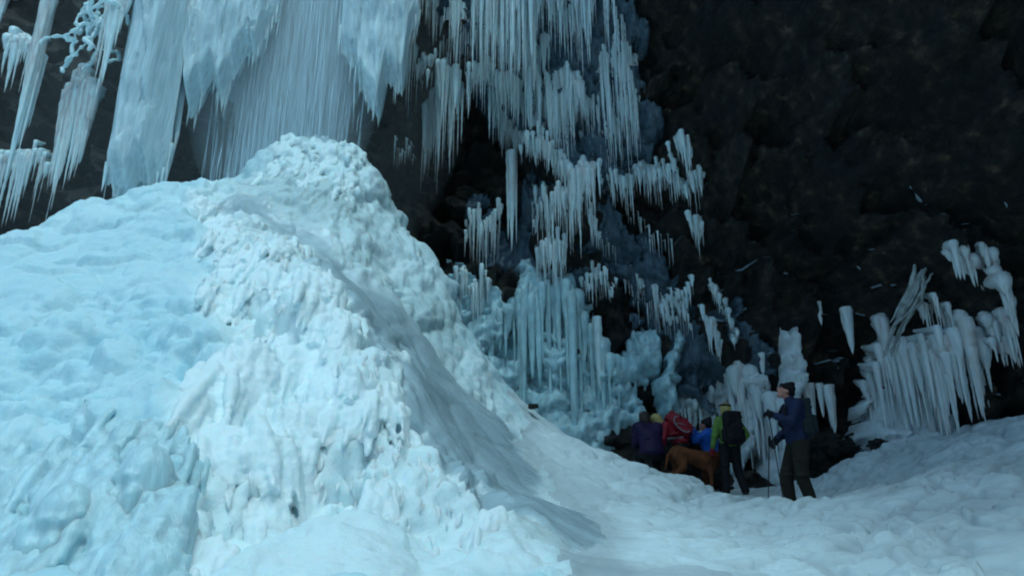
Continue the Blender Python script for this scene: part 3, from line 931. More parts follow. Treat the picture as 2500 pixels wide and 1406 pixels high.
curtain('long slim icicles dripping over the left of the cyan ice flow', [(1115,680),(1160,700),(1195,700)], [(1115,760),(1150,790),(1175,880),(1195,760)], 14, 22, (0.018, 0.04), 0.5, short=0.4)
curtain('icicle row low in the cave over dark hollows', [(1355,770),(1410,760)], [(1355,830),(1380,850),(1410,810)], 14, 23, (0.016, 0.03), 0.45)
curtain('slim hanging icicle pair on the bare rock right of the cave', [(1685,540),(1715,555)], [(1685,600),(1700,640),(1715,610)], 6, 24, (0.03, 0.06), 0.5)
curtain('ragged icicles on the slanting rock edge above the hikers', [(1735,690),(1755,720),(1780,780),(1800,830)], [(1735,740),(1760,780),(1780,820),(1800,850)], 14, 25, (0.018, 0.04), 0.5)
curtain('icicles low on the rock left of the slanting edge', [(1720,780),(1740,800),(1760,850)], [(1720,860),(1735,880),(1760,900)], 8, 26, (0.02, 0.04), 0.6)
curtain('second row of icicles under the loose ones on the right flank', [(1440,290),(1500,260),(1555,250)], [(1440,380),(1490,430),(1555,390)], 24, 71, (0.018, 0.036), 0.5, short=0.4)
curtain('icicles filling the hollow behind the broad top curtain', [(1240,60),(1300,100),(1340,110)], [(1240,250),(1300,260),(1340,220)], 22, 72, (0.02, 0.04), 0.6, short=0.5)
curtain('bluish icicles in the shade left of the icicle cluster', [(990,120),(1040,150),(1075,170)], [(990,250),(1000,300),(1040,230),(1075,240)], 14, 73, (0.02, 0.04), 0.5, short=0.5)
curtain('icicle strips over the dark step of the diagonal ledge', [(1290,290),(1340,310),(1400,330)], [(1290,390),(1340,400),(1400,420)], 22, 74, (0.02, 0.036), 0.6, short=0.5)
curtain('pale frozen columns standing at the back of the cave', [(1180,800),(1260,740),(1330,690),(1400,740),(1450,860),(1545,870)], [(1180,900),(1290,1060),(1380,1110),(1450,1135),(1545,1160)], 20, 75, (0.04, 0.09), 0.6, 'wallice', 0.75, short=0.55, cat='ice columns')
curtain('long thin icicles falling past the diagonal ledge into the cave', [(1305,520),(1330,500),(1350,520)], [(1305,650),(1330,725),(1350,640)], 9, 76, (0.016, 0.032), 0.3, short=0.4)
curtain('long thin icicles right of the single thick one', [(1370,470),(1395,480),(1420,520)], [(1370,600),(1395,640),(1420,620)], 9, 77, (0.016, 0.03), 0.3, short=0.4)
curtain('fine icicle fringe under the comb on the long ledge', [(1540,520),(1590,560),(1640,600)], [(1540,560),(1590,640),(1640,650)], 9, 78, (0.012, 0.024), 0.0, short=0.4)
curtain('icicle fringe over the dark hollow above the ice stalk', [(1590,720),(1640,760),(1690,790)], [(1590,800),(1640,850),(1690,840)], 13, 79, (0.014, 0.028), 0.4, short=0.4)
free_icicle('single thick long icicle hanging in the middle of the cave', (1250,385), (1250,615), 0.13, 31, flutes=5)
free_icicle('slender pale icicle stalk low in the cave', (1458,790), (1458,960), 0.10, 32, flutes=3, blunt=0.5)
# right-hand face: blunt milky fingers
curtain('row of thick blunt milky icicles at the far right, uppermost', [(2325,640),(2360,645),(2420,650)], [(2325,720),(2345,705),(2360,700),(2385,745),(2420,700)], 12, 41, (0.036, 0.054), 0.35, 'whiteicicle', 0.65, short=0.6)
curtain('bent string of thick milky icicles at the far right edge', [(2425,660),(2450,690),(2470,740)], [(2425,700),(2450,800),(2475,840)], 8, 42, (0.043, 0.072), 0.5, 'whiteicicle', 0.6, short=0.7)
curtain('thick milky icicles ending in the dark at the far right', [(2410,790),(2440,800),(2475,790)], [(2410,830),(2440,890),(2475,895)], 8, 43, (0.036, 0.065), 0.5, 'whiteicicle', 0.6, short=0.7)
curtain('slim milky icicles below the leaning branch', [(2245,755),(2290,760),(2320,765)], [(2245,800),(2270,850),(2290,830),(2320,850)], 10, 44, (0.022, 0.036), 0.4, 'whiteicicle', 0.4, short=0.6)
curtain('long fused milky columns at the right above the snow', [(2320,850),(2360,800),(2400,850)], [(2320,1040),(2350,1040),(2380,1040),(2420,1010)], 11, 45, (0.050, 0.079), 0.6, 'whiteicicle', 0.7, short=0.7)
curtain('ribbed milky icicle bundle beside the ice skirt', [(2150,780),(2180,860),(2210,870)], [(2150,1000),(2200,1060),(2230,1060)], 9, 46, (0.043, 0.072), 0.6, 'whiteicicle', 0.7, short=0.75)
curtain('slim milky columns between the ice skirt and the long columns', [(2250,860),(2300,850)], [(2250,1010),(2275,1060),(2300,1020)], 8, 47, (0.032, 0.050), 0.5, 'whiteicicle', 0.6, short=0.6)
curtain('row of milky fingers low at the right end of the face', [(2430,850),(2460,860),(2490,870)], [(2430,900),(2460,905),(2490,900)], 6, 48, (0.029, 0.043), 0.5, 'whiteicicle', 0.6, short=0.7)
curtain('fat white ice fingers behind the lime green jacket', [(1745,955),(1800,930),(1850,940)], [(1740,1050),(1775,1010),(1800,1090),(1850,1190)], 9, 81, (0.05, 0.10), 0.6, 'whiteicicle', 0.7, short=0.5)
curtain('white ice fingers between the lime green jacket and the tall hiker', [(1850,1010),(1880,990),(1905,1000)], [(1850,1150),(1880,1190),(1905,1190)], 7, 82, (0.05, 0.09), 0.6, 'whiteicicle', 0.7, short=0.6)
curtain('short white ice lumps above the bright blue jacket', [(1660,985),(1700,980),(1730,1010)], [(1660,1060),(1700,1080),(1730,1050)], 7, 83, (0.04, 0.08), 0.5, 'whiteicicle', 0.7, short=0.5)
curtain('ribbed fronts of the broad ice skirt at the right', [(2115,950),(2160,890),(2210,860),(2260,900),(2315,910)], [(2100,1085),(2160,1110),(2210,1130),(2260,1130),(2315,1080)], 17, 84, (0.032, 0.065), 0.6, 'whiteicicle', 0.7, short=0.7)
free_icicle('stubby milky icicle with a pointed end left of the leaning branch', (2068,770), (2068,865), 0.12, 51, 'whiteicicle', 0.3, flutes=3)
free_icicle('small blunt milky icicle under the curved snow line', (2000,755), (2002,795), 0.06, 52, 'whiteicicle', 0.6)
free_icicle('broad pointed icicle right of the tall hiker, the one with a slanted tip', (2025,960), (2022,1060), 0.11, 53, 'whiteicicle', 0.45, flutes=2)
free_icicle('slim icicle just right of the tall hiker', (2003,955), (2000,1020), 0.07, 54, 'whiteicicle', 0.45)
free_icicle('thick short icicle directly behind the tall hiker', (1975,955), (1972,1060), 0.13, 55, 'whiteicicle', 0.5, flutes=3)
free_icicle('small drop shaped icicle at the end of the slanting rock edge', (1860,880), (1860,915), 0.07, 56, 'whiteicicle', 0.7)
# left side
free_icicle('longest blue icicle at the left, slim as a spear', (118,10), (20,455), 0.15, 61, Y=12.8, flutes=6)
free_icicle('short icicle beside the left spear of ice', (100,150), (70,340), 0.09, 62, Y=13.0, flutes=2)
curtain('wide flat icicle sheet at the left, ending in two points', [(160,210),(195,205),(232,220)], [(160,500),(185,560),(210,480),(232,420)], 22, 63, (0.035, 0.07), 0.85, Y=13.2, short=0.6)
curtain('icicle bundle beside the frosted twigs at the upper left', [(268,-20),(312,-20)], [(268,140),(285,275),(300,250),(312,140)], 14, 64, (0.04, 0.075), 0.6, Y=12.6, short=0.5)
curtain('blue icicles in the upper left corner', [(-40,-30),(25,-30)], [(-40,240),(0,230),(25,110)], 18, 65, (0.035, 0.07), 0.8, Y=12.5, short=0.6)
curtain('hazy icicles deep behind the spear of ice', [(20,120),(60,110),(95,130)], [(20,230),(60,240),(95,200)], 10, 66, (0.04, 0.07), 0.5, Y=14.3, short=0.4)
curtain('faint icicles low at the left behind the mound', [(-10,400),(60,380),(110,400)], [(-10,580),(60,560),(110,560)], 14, 67, (0.02, 0.045), 0.5, Y=14.6, short=0.4)

# frosted twigs: a lacy hanging spray of rime
rg = np.random.default_rng(90)
C, R = [], []
for s in range(16):
    p = np.array(W(rg.uniform(205, 265), rg.uniform(-20, 60), 12.7)[:])
    d = np.array([rg.normal(0, 0.5), rg.normal(0, 0.2), -1.0])
    for i in range(int(rg.uniform(14, 42))):
        d += np.array([rg.normal(0, 0.55), rg.normal(0, 0.3), rg.normal(-0.12, 0.35)])
        d /= np.linalg.norm(d)
        p = p + d * 0.045
        C.append(p.copy()); R.append((rg.uniform(0.02, 0.05),) * 3)
tw = tag(link('frosted_twig_spray', blob_mesh('frosted_twig_spray', C, R, 0.018, 1), M['icicle']), 'lacy spray of rime covered twigs hanging at the upper left', 'frosted twigs')

# leaning iced branch on the right-hand face
ps = []
for k in range(9):
    o1, o2 = rg.normal(0, 9, 2), rg.normal(0, 10, 2)
    q = [(2300 + o1[0], 580 + o1[1]), (2265 + o2[0], 650 + o2[1]), (2235 + o1[0], 720 + o2[1]), (2190 + o2[0], 800 + o1[1]), (2165 + o2[0], 870 + o2[1])]
    if k > 5:
        q = q[1:4]
    pts = []
    for a, b in zip(q[:-1], q[1:]):
        for i in range(7):
            t = i / 7
            c = (a[0] + (b[0] - a[0]) * t, a[1] + (b[1] - a[1]) * t)
            pts.append(np.array(W(c[0], c[1], 12.7 + 0.25 * (c[1] - 580) / 290 + 0.04 * k % 0.2)[:]) + rg.normal(0, 0.008, 3))
    pts = np.array(pts)
    ps.append(tube_np(pts, np.sin(np.linspace(0.15, math.pi - 0.1, len(pts))) * rg.uniform(0.018, 0.042) + 0.005, 7))
v, f = join_np(ps)
M['branch'] = mat('iced_bark', (0.46, 0.50, 0.50), 0.6, 0.4, 0.01, 25, 0.5, 8, color2=(0.20, 0.22, 0.20))
tag(link('fallen_branch', mesh_np('fallen_branch', v, f), M['branch']), 'leaning bundle of iced branches against the right-hand rock', 'branch')

# ------------------------------------------------------------------ the frozen curtain round the fall, and the falling water
def ice_curtain(label, edge, top, Yf, seed, depth=0.35, step=0.03, material='curtain'):
    """hanging sheet of ice with ribs; edge = lower outline in photograph pixels, sampled at its own depth"""
    rg = np.random.default_rng(seed)
    ex = [W(a, 300, Yf(a)).x for a, b in edge]
    ez = [zat(a, b, Yf(a)) for a, b in edge]
    xs_ = np.arange(ex[0], ex[-1], step)
    bot = np.interp(xs_, ex, ez)
    P1 = np.stack([xs_ * 3.0, np.zeros_like(xs_), np.zeros_like(xs_)], 1)
    bot = bot + 0.25 * fbm(P1 * 2.2, 3, seed) + 0.12 * np.abs(fbm(P1 * 7, 2, seed + 1))
    nz = 200
    t = np.linspace(0, 1, nz)
    ztop = 19.0
    Z = bot[:, None] + (ztop - bot)[:, None] * t[None] ** 1.15
    X = np.repeat(xs_[:, None], nz, 1)
    Yb = np.array([Yf(CX + F * x / 15.6) for x in xs_])[:, None] - 0.04 * (Z - 8)
    P = np.stack([X.ravel(), Yb.ravel(), Z.ravel()], 1)
    Pw = P + 0.1 * np.stack([fbm(P * np.array([1.5, 1.5, 0.6]) + 5 * k, 2, seed + 8 + k) for k in range(3)], 1)
    rib = 0.20 * bulbs(Pw * np.array([2.6, 1.0, 0.35]), seed + 2, 0.95) + 0.10 * bulbs(Pw * np.array([7, 2, 0.6]), seed + 3, 0.95) + 0.045 * bulbs(Pw * np.array([15, 3, 1.1]), seed + 4, 0.95)
    rib += 0.14 * fbm(Pw * np.array([0.9, 1, 0.5]), 3, seed + 5)
    thin = smooth(t, 0, 0.10)[None] * np.ones_like(X)
    edgein = np.minimum(smooth(X, xs_[0], xs_[0] + 0.35), 1 - smooth(X, xs_[-1] - 0.35, xs_[-1]))
    k = (thin * (0.25 + 0.75 * edgein)).ravel()
    Vf = P.copy()
    Vf[:, 1] -= (rib + 0.12) * k
    Vb = P.copy()
    Vb[:, 1] += depth * k + 0.02
    n = len(P)
    gf = grid_faces(len(xs_), nz)
    gb = gf[:, ::-1] + n
    a = np.arange(n).reshape(len(xs_), nz)
    def strip(l):
        return np.stack([l[:-1], l[1:], l[1:] + n, l[:-1] + n], 1)
    Fall = np.concatenate([gf, gb, strip(a[:, 0]), strip(a[:, -1]), strip(a[0]), strip(a[-1])])
    root = link('frozen_curtain', mesh_np('frozen_curtain', np.concatenate([Vf, Vb]), Fall), M[material])
    tag(root, label, 'ice curtain', 'ice curtains round the falling water')
    for i in range(int(len(xs_) * 0.55)):
        j = rg.integers(0, len(xs_))
        L = rg.uniform(0.15, 0.9) * rg.random() ** 0.6 + 0.12
        p = np.array([xs_[j], Yb[j, 0] - rg.uniform(-0.1, 0.12), bot[j] + L * 0.35])
        v, f = icicle_np(p, L * 0.9, rg.uniform(0.02, 0.05), rg, 0.2, 7)
        if i < 95:
            link('icicle', mesh_np('icicle', v, f), M['icicle'], root)
    return root

ice_curtain('thick white ice pillar left of the falling water, reaching down to the mound', [(296,470),(330,480),(380,470),(425,440),(432,330)], 0, lambda a: 13.0 + 0.2 * ((a - 365) / 65) ** 2, 201, 0.6)
ice_curtain('white ice curtain with ragged tips between the pillar and the falling water', [(405,150),(415,260),(440,200),(470,300),(500,210),(540,290),(575,180),(620,120),(660,60)], 0, lambda a: 13.6, 202, 0.4)
ice_curtain('pale ice curtain right of the falling water with a torn lower edge', [(820,120),(870,200),(900,250),(925,330),(940,210),(980,240),(990,120),(1015,60)], 0, lambda a: 13.9, 203, 0.4)
ice_curtain('wide veil of ice behind the falling water', [(560,260),(640,330),(700,300),(780,330),(850,300),(900,180)], 0, lambda a: 14.9, 204, 0.3)

rg = np.random.default_rng(300)
ps = []
for i in range(6000):
    u = np.clip(rg.normal(0, 0.42), -1.2, 1.2)
    pxx = 715 + u * 150
    Yw = 14.2 + rg.normal(0, 0.22)
    z0 = rg.uniform(8.2, 18)
    x0 = W(pxx, 150, Yw).x
    L = rg.uniform(0.5, 2.2)
    t = np.linspace(0, 1, 5)
    P = np.stack([x0 + 0.02 * np.sin(t * 3 + i) - 0.03 * (18 - z0) * 0.05 * u, np.full(5, Yw), z0 - t * L], 1)
    ps.append(tube_np(P, np.sin(np.linspace(0.1, 3.04, 5)) * rg.uniform(0.004, 0.012), 5))
v, f = join_np(ps)
tag(link('waterfall', mesh_np('waterfall', v, f), M['water']), 'falling water of the waterfall in front of the veil of ice', 'waterfall', kind='structure')

# spray drifting round the foot of the fall
def mist(name, label, c, r, dens):
    bm = bmesh.new()
    bmesh.ops.create_icosphere(bm, subdivisions=4, radius=1)
    m = bpy.data.meshes.new(name)
    bm.to_mesh(m)
    bm.free()
    mm = bpy.data.materials.new(name)
    mm.use_nodes = True
    nt = mm.node_tree
    nt.nodes.clear()
    v_ = nt.nodes.new('ShaderNodeVolumePrincipled')
    v_.inputs['Density'].default_value = dens
    v_.inputs['Color'].default_value = (0.93, 0.985, 1.0, 1)
    v_.inputs['Anisotropy'].default_value = 0.1
    o = nt.nodes.new('ShaderNodeOutputMaterial')
    nt.links.new(v_.outputs[0], o.inputs['Volume'])
    ob = link(name, m, mm, None, c)
    ob.scale = r
    return tag(ob, label, 'mist', kind='stuff')
mist('spray_mist', 'cold spray drifting around the foot of the waterfall', W(520, 260, 14.0), (5.2, 1.5, 5.0), 0.028)
mist('spray_mist', 'thick pale spray hanging in the falling water above the dome', W(700, 200, 14.2), (2.0, 1.0, 3.4), 0.30)
mist('spray_mist', 'dense core of spray where the water lands behind the dome', W(725, 190, 14.1), (1.3, 0.8, 2.8), 0.40)
# ------------------------------------------------------------------ the hikers and their dog
M['skin'] = mat('skin', (0.50, 0.22, 0.17), 0.5, 0.4, 0.002, 60, 0.15, 8)
M['navy'] = mat('navy_jacket_cloth', (0.011, 0.020, 0.070), 0.7, 0.3, 0.012, 16, 0.3, 6)
M['purple'] = mat('purple_jacket_cloth', (0.012, 0.004, 0.045), 0.7, 0.3, 0.012, 16, 0.35, 6)
M['red'] = mat('red_cloth', (0.26, 0.006, 0.020), 0.6, 0.35, 0.012, 16, 0.35, 6)
M['blue'] = mat('bright_blue_cloth', (0.012, 0.11, 0.52), 0.6, 0.35, 0.012, 16, 0.3, 6)
M['green'] = mat('lime_green_cloth', (0.13, 0.25, 0.05), 0.65, 0.3, 0.012, 16, 0.3, 6)
M['black'] = mat('black_cloth', (0.010, 0.010, 0.013), 0.75, 0.25, 0.010, 18, 0.4, 6)
M['olive'] = mat('dark_olive_trouser_cloth', (0.026, 0.022, 0.015), 0.8, 0.25, 0.014, 13, 0.35, 6)
M['boot'] = mat('boot_leather', (0.018, 0.012, 0.010), 0.6, 0.4, 0.004, 30, 0.4, 8)
M['slate'] = mat('slate_pack_cloth', (0.014, 0.021, 0.029), 0.7, 0.3, 0.010, 16, 0.4, 6)
M['grey'] = mat('grey_strap', (0.22, 0.22, 0.25), 0.6, 0.3, 0.002, 40, 0.3, 8)
M['blond'] = mat('blond_hair', (0.52, 0.42, 0.15), 0.55, 0.4, 0.010, 40, 0.5, 12, (3, 3, 0.6))
M['brown'] = mat('dark_hair', (0.018, 0.012, 0.009), 0.5, 0.4, 0.010, 40, 0.5, 12, (3, 3, 0.6))
M['metal'] = mat('pole_metal', (0.05, 0.05, 0.055), 0.4, 0.5, 0, 10, 0.3, 8, metallic=0.6)
M['dogfur'] = mat('tawny_fur', (0.19, 0.060, 0.022), 0.8, 0.2, 0.012, 55, 0.45, 7, (1, 1, 1), color2=(0.055, 0.018, 0.009))
M['eye'] = mat('dark_eye', (0.01, 0.008, 0.006), 0.2, 0.5)

def rot3(yaw=0, pitch=0, roll=0):
    return np.array(Matrix.Rotation(math.radians(yaw), 3, 'Z') @ Matrix.Rotation(math.radians(pitch), 3, 'X') @ Matrix.Rotation(math.radians(roll), 3, 'Y'))

def hand_blobs(B, wrist, d, side, s=1.0, curl=0.9, fat=1.0):
    """palm, four unequal curled fingers and a thumb from the side of the palm; d = forearm direction"""
    d = np.array(d, float); d /= np.linalg.norm(d)
    across = np.cross(d, [0, 0, 1.0])
    if np.linalg.norm(across) < 0.2:
        across = np.array([0, 1.0, 0])
    across /= np.linalg.norm(across)
    nrm = np.cross(across, d)
    w = np.array(wrist, float)
    B.chain([w, w + d * 0.045 * s, w + d * 0.085 * s], [0.026 * s * fat, 0.036 * s * fat, 0.034 * s * fat])
    for k, L in enumerate((0.070, 0.080, 0.075, 0.058)):
        b = w + d * 0.09 * s + across * (k - 1.5) * 0.020 * s
        c = b + (d * math.cos(curl * 0.5) - nrm * math.sin(curl * 0.5)) * L * 0.5 * s
        e = c + (d * math.cos(curl * 1.6) - nrm * math.sin(curl * 1.6)) * L * 0.5 * s
        B.chain([b, c, e], [0.0105 * s * fat, 0.0100 * s * fat, 0.0085 * s * fat], 0.6)
    tb = w + d * 0.035 * s - across * side * 0.032 * s
    B.chain([tb, tb + d * 0.03 * s - across * side * 0.022 * s - nrm * 0.01, tb + d * 0.058 * s - across * side * 0.018 * s - nrm * 0.03 * s], [0.014 * s * fat, 0.012 * s * fat, 0.010 * s * fat], 0.6)

BASE = dict(pelvis=(0, 0, .95), waist=(0, 0, 1.09), chest=(0, .01, 1.29), neck0=(0, .0, 1.45), neck1=(0, .02, 1.53), head=(0, .045, 1.635),
            hipL=(-.09, 0, .92), hipR=(.09, 0, .92), kneeL=(-.10, .03, .50), kneeR=(.10, .03, .50), ankL=(-.10, 0, .09), ankR=(.10, 0, .09),
            toeL=(-.115, .17, .035), toeR=(.115, .17, .035), shL=(-.18, 0, 1.42), shR=(.18, 0, 1.42), elL=(-.23, -.01, 1.14), elR=(.23, -.01, 1.14), wrL=(-.23, .12, .92), wrR=(.23, .12, .92))

def person(label, loc, rotz, H, J, jacket, trousers, glove=None, hat=None, hair=None, headrot=(0, 0, 0), long_hair=0.0, band=None, collar=None, jr=1.0):
    s = H / 1.76
    j = {k: np.array(v, float) for k, v in {**BASE, **J}.items()}
    HR = rot3(*headrot)
    hc = j['head']
    def hp(*p):
        return hc + HR @ np.array(p, float)
    B = Blobs()
    B.chain([j['pelvis'], j['waist'], j['chest'], j['neck0']], [(.15, .11, .10), (.14, .10, .10), (.16, .115, .11), (.09, .07, .06)])
    B.chain([j['neck0'], j['neck1'], hp(0, -.02, -.05)], [.062, .054, .056])
    for a in 'LR':
        B.chain([j['neck0'], j['sh' + a], j['el' + a], j['wr' + a]], [.06, .055, .042, .028])
        B.chain([j['hip' + a], j['knee' + a], j['ank' + a]], [.085, .056, .042])
        B.chain([j['ank' + a], j['toe' + a]], [.045, .035])
        hand_blobs(B, j['wr' + a], j['wr' + a] - j['el' + a], 1 if a == 'R' else -1)
    # head: skull, face, jaw, nose, lips, brow, ears
    B.ball(hp(0, -.012, .022), (.077, .092, .095)).ball(hp(0, .02, -.02), (.064, .072, .085)).ball(hp(0, .035, -.075), (.046, .048, .042)).ball(hp(0, .065, -.095), (.022, .02, .018))
    B.chain([hp(0, .083, .018), hp(0, .105, -.022)], [.010, .016], 0.4)
    B.ball(hp(0, .085, -.055), (.024, .010, .007)).ball(hp(0, .083, -.067), (.020, .010, .007)).ball(hp(0, .078, .036), (.048, .012, .010))
    for q in (-1, 1):
        B.ball(hp(.075 * q, -.008, -.012), (.012, .022, .030)).ball(hp(.038 * q, .06, -.025), (.022, .018, .018))
    root = link('person', B.mesh('person', 0.011, 2), M['skin'], None, loc)
    root.scale = (s, s, s)
    root.rotation_euler = (0, 0, math.radians(rotz))
    tag(root, label, 'person', 'hikers under the cliff')
    for q in (-1, 1):
        e = Blobs().ball(hp(.031 * q, .078, .012), .011)
        link('eye', e.mesh('eye', 0.004, 0), M['eye'], root)
    # jacket with folds at the elbow and a hem
    B = Blobs()
    B.chain([j['pelvis'] + np.array([0, 0, .02]), j['waist'], j['chest'], j['neck0'] - np.array([0, 0, .02])], [(.185 * jr, .145 * jr, .10), (.175 * jr, .135 * jr, .10), (.195 * jr, .150 * jr, .12), (.12, .10, .06)])
    B.chain([j['neck0'], j['neck1'] - (j['neck1'] - j['neck0']) * 0.35], [.085, .078])
    for a in 'LR':
        B.chain([j['neck0'] - np.array([0, 0, .04]), j['sh' + a], j['el' + a], j['wr' + a]], [.075, .082 * jr, .066 * jr, .046])
        B.chain([j['sh' + a] * .8 + j['chest'] * .2, j['waist'] * .75 + j['sh' + a] * .25, j['waist'] * .9 + j['pelvis'] * .1], [.11 * jr, .12 * jr, .12 * jr])
        f = (j['el' + a] - j['sh' + a])
        for t in (.35, .55, .8, .95):
            B.ball(j['sh' + a] + f * t + rng.normal(0, .012, 3), .068 * jr - .012 * t)
        f = (j['wr' + a] - j['el' + a])
        for t in (.15, .35, .6, .85):
            B.ball(j['el' + a] + f * t + rng.normal(0, .010, 3), .064 * jr - .016 * t)
        B.ball(j['wr' + a] - f * 0.06, .052)
    for k in range(10):
        B.ball(j['waist'] + (j['chest'] - j['waist']) * rng.uniform(-.6, .9) + np.array([rng.normal(0, .09), rng.normal(0, .08), 0]), (.085, .075, .035))
    link('jacket', B.mesh('jacket', 0.013, 3), M[jacket], root)
    # trousers
    B = Blobs()
    B.chain([j['pelvis'] - np.array([0, 0, .02]), j['pelvis'] + np.array([0, 0, .05])], [(.165, .13, .10), (.16, .125, .08)])
    for a in 'LR':
        k, an, h = j['knee' + a], j['ank' + a], j['hip' + a]
        B.chain([h, k, an + np.array([0, 0, .03])], [(.112, .122, .11), (.086, .092, .09), (.072, .08, .07)])
        for t in (.25, .55, .8, 1.0):
            B.ball(k + (an - k) * t * 0.9 + rng.normal(0, .010, 3), (.082 - .008 * t, .088 - .006 * t, .03))
            B.ball(h + (k - h) * t + rng.normal(0, .010, 3), (.108 - .02 * t, .115 - .02 * t, .035))
    link('trousers', B.mesh('trousers', 0.014, 3), M[trousers], root)
    for a in 'LR':
        an, to = j['ank' + a], j['toe' + a]
        d = to - an; d[2] = 0
        d /= np.linalg.norm(d) + 1e-6
        B = Blobs().chain([an + np.array([0, 0, .06]), an - np.array([0, 0, .015]), an - d * .055 - np.array([0, 0, .045])], [.058, .058, .045])
        B.chain([an - d * .05 - np.array([0, 0, .05]), an + d * .06 - np.array([0, 0, .04]), to + d * .03], [(.045, .045, .035), (.05, .05, .042), (.045, .045, .034)])
        link('boot', B.mesh('boot', 0.011, 2), M['boot'], root)
    if glove:
        for a in 'LR':
            B = Blobs()
            hand_blobs(B, j['wr' + a], j['wr' + a] - j['el' + a], 1 if a == 'R' else -1, 1.08, 1.0, 1.25)
            f = j['wr' + a] - j['el' + a]
            B.chain([j['wr' + a] - f / np.linalg.norm(f) * .05, j['wr' + a]], [.05, .04])
            link('glove', B.mesh('glove', 0.008, 1), M[glove], root)
    if hair:
        B = Blobs()
        B.ball(hp(0, -.022, .035), (.088, .098, .098)).ball(hp(0, -.055, -.02), (.082, .06, .085))
        for k in range(60):
            a = rng.uniform(-2.6, 2.6)
            x, y = .083 * math.sin(a), -.02 - .085 * math.cos(a)
            L = (.08 + long_hair * rng.uniform(.6, 1.1)) if y < .03 else .05
            z0 = rng.uniform(.0, .08)
            p0 = hp(x, y, z0)
            p1 = hp(x * 1.12, y * 1.1 - .008, z0 - L * .5)
            p2 = p1 + np.array([rng.normal(0, .012), rng.normal(0, .012), -L * .55])
            B.chain([p0, p1, p2], [.016, .016, .008], 0.7)
        link('hair', B.mesh('hair', 0.010, 1), M[hair], root)
    if band:
        B = Blobs()
        for k in range(40):
            a = k / 40 * 2 * math.pi
            B.ball(hp(.092 * math.sin(a), -.015 + .104 * math.cos(a), .07 + .012 * math.cos(a)), (.016, .016, .022))
        link('headband', B.mesh('headband', 0.008, 1), M[band], root)
    if hat:
        B = Blobs()
        B.ball(hp(0, -.015, .055), (.092, .105, .088)).ball(hp(0, -.05, .01), (.085, .070, .07)).ball(hp(0, -.03, .13), (.05, .055, .04))
        for k in range(40):
            a = k / 40 * 2 * math.pi
            B.ball(hp(.088 * math.sin(a), -.012 + .102 * math.cos(a), .035 + .018 * math.cos(a)), (.018, .018, .024))
        for k in range(7):
            B.chain([hp(-.06 + .02 * k, -.09, .03), hp(-.045 + .015 * k, -.02, .142), hp(-.05 + .017 * k, .07, .06)], [.014, .012, .012], 0.8)
        link('hat', B.mesh('hat', 0.009, 1), M[hat], root)
    return root, j, s

def place(px_, py_, Y):
    p = W(px_, py_, Y)
    return Vector((p.x, p.y, ground_z(p.x, p.y) - 0.03))

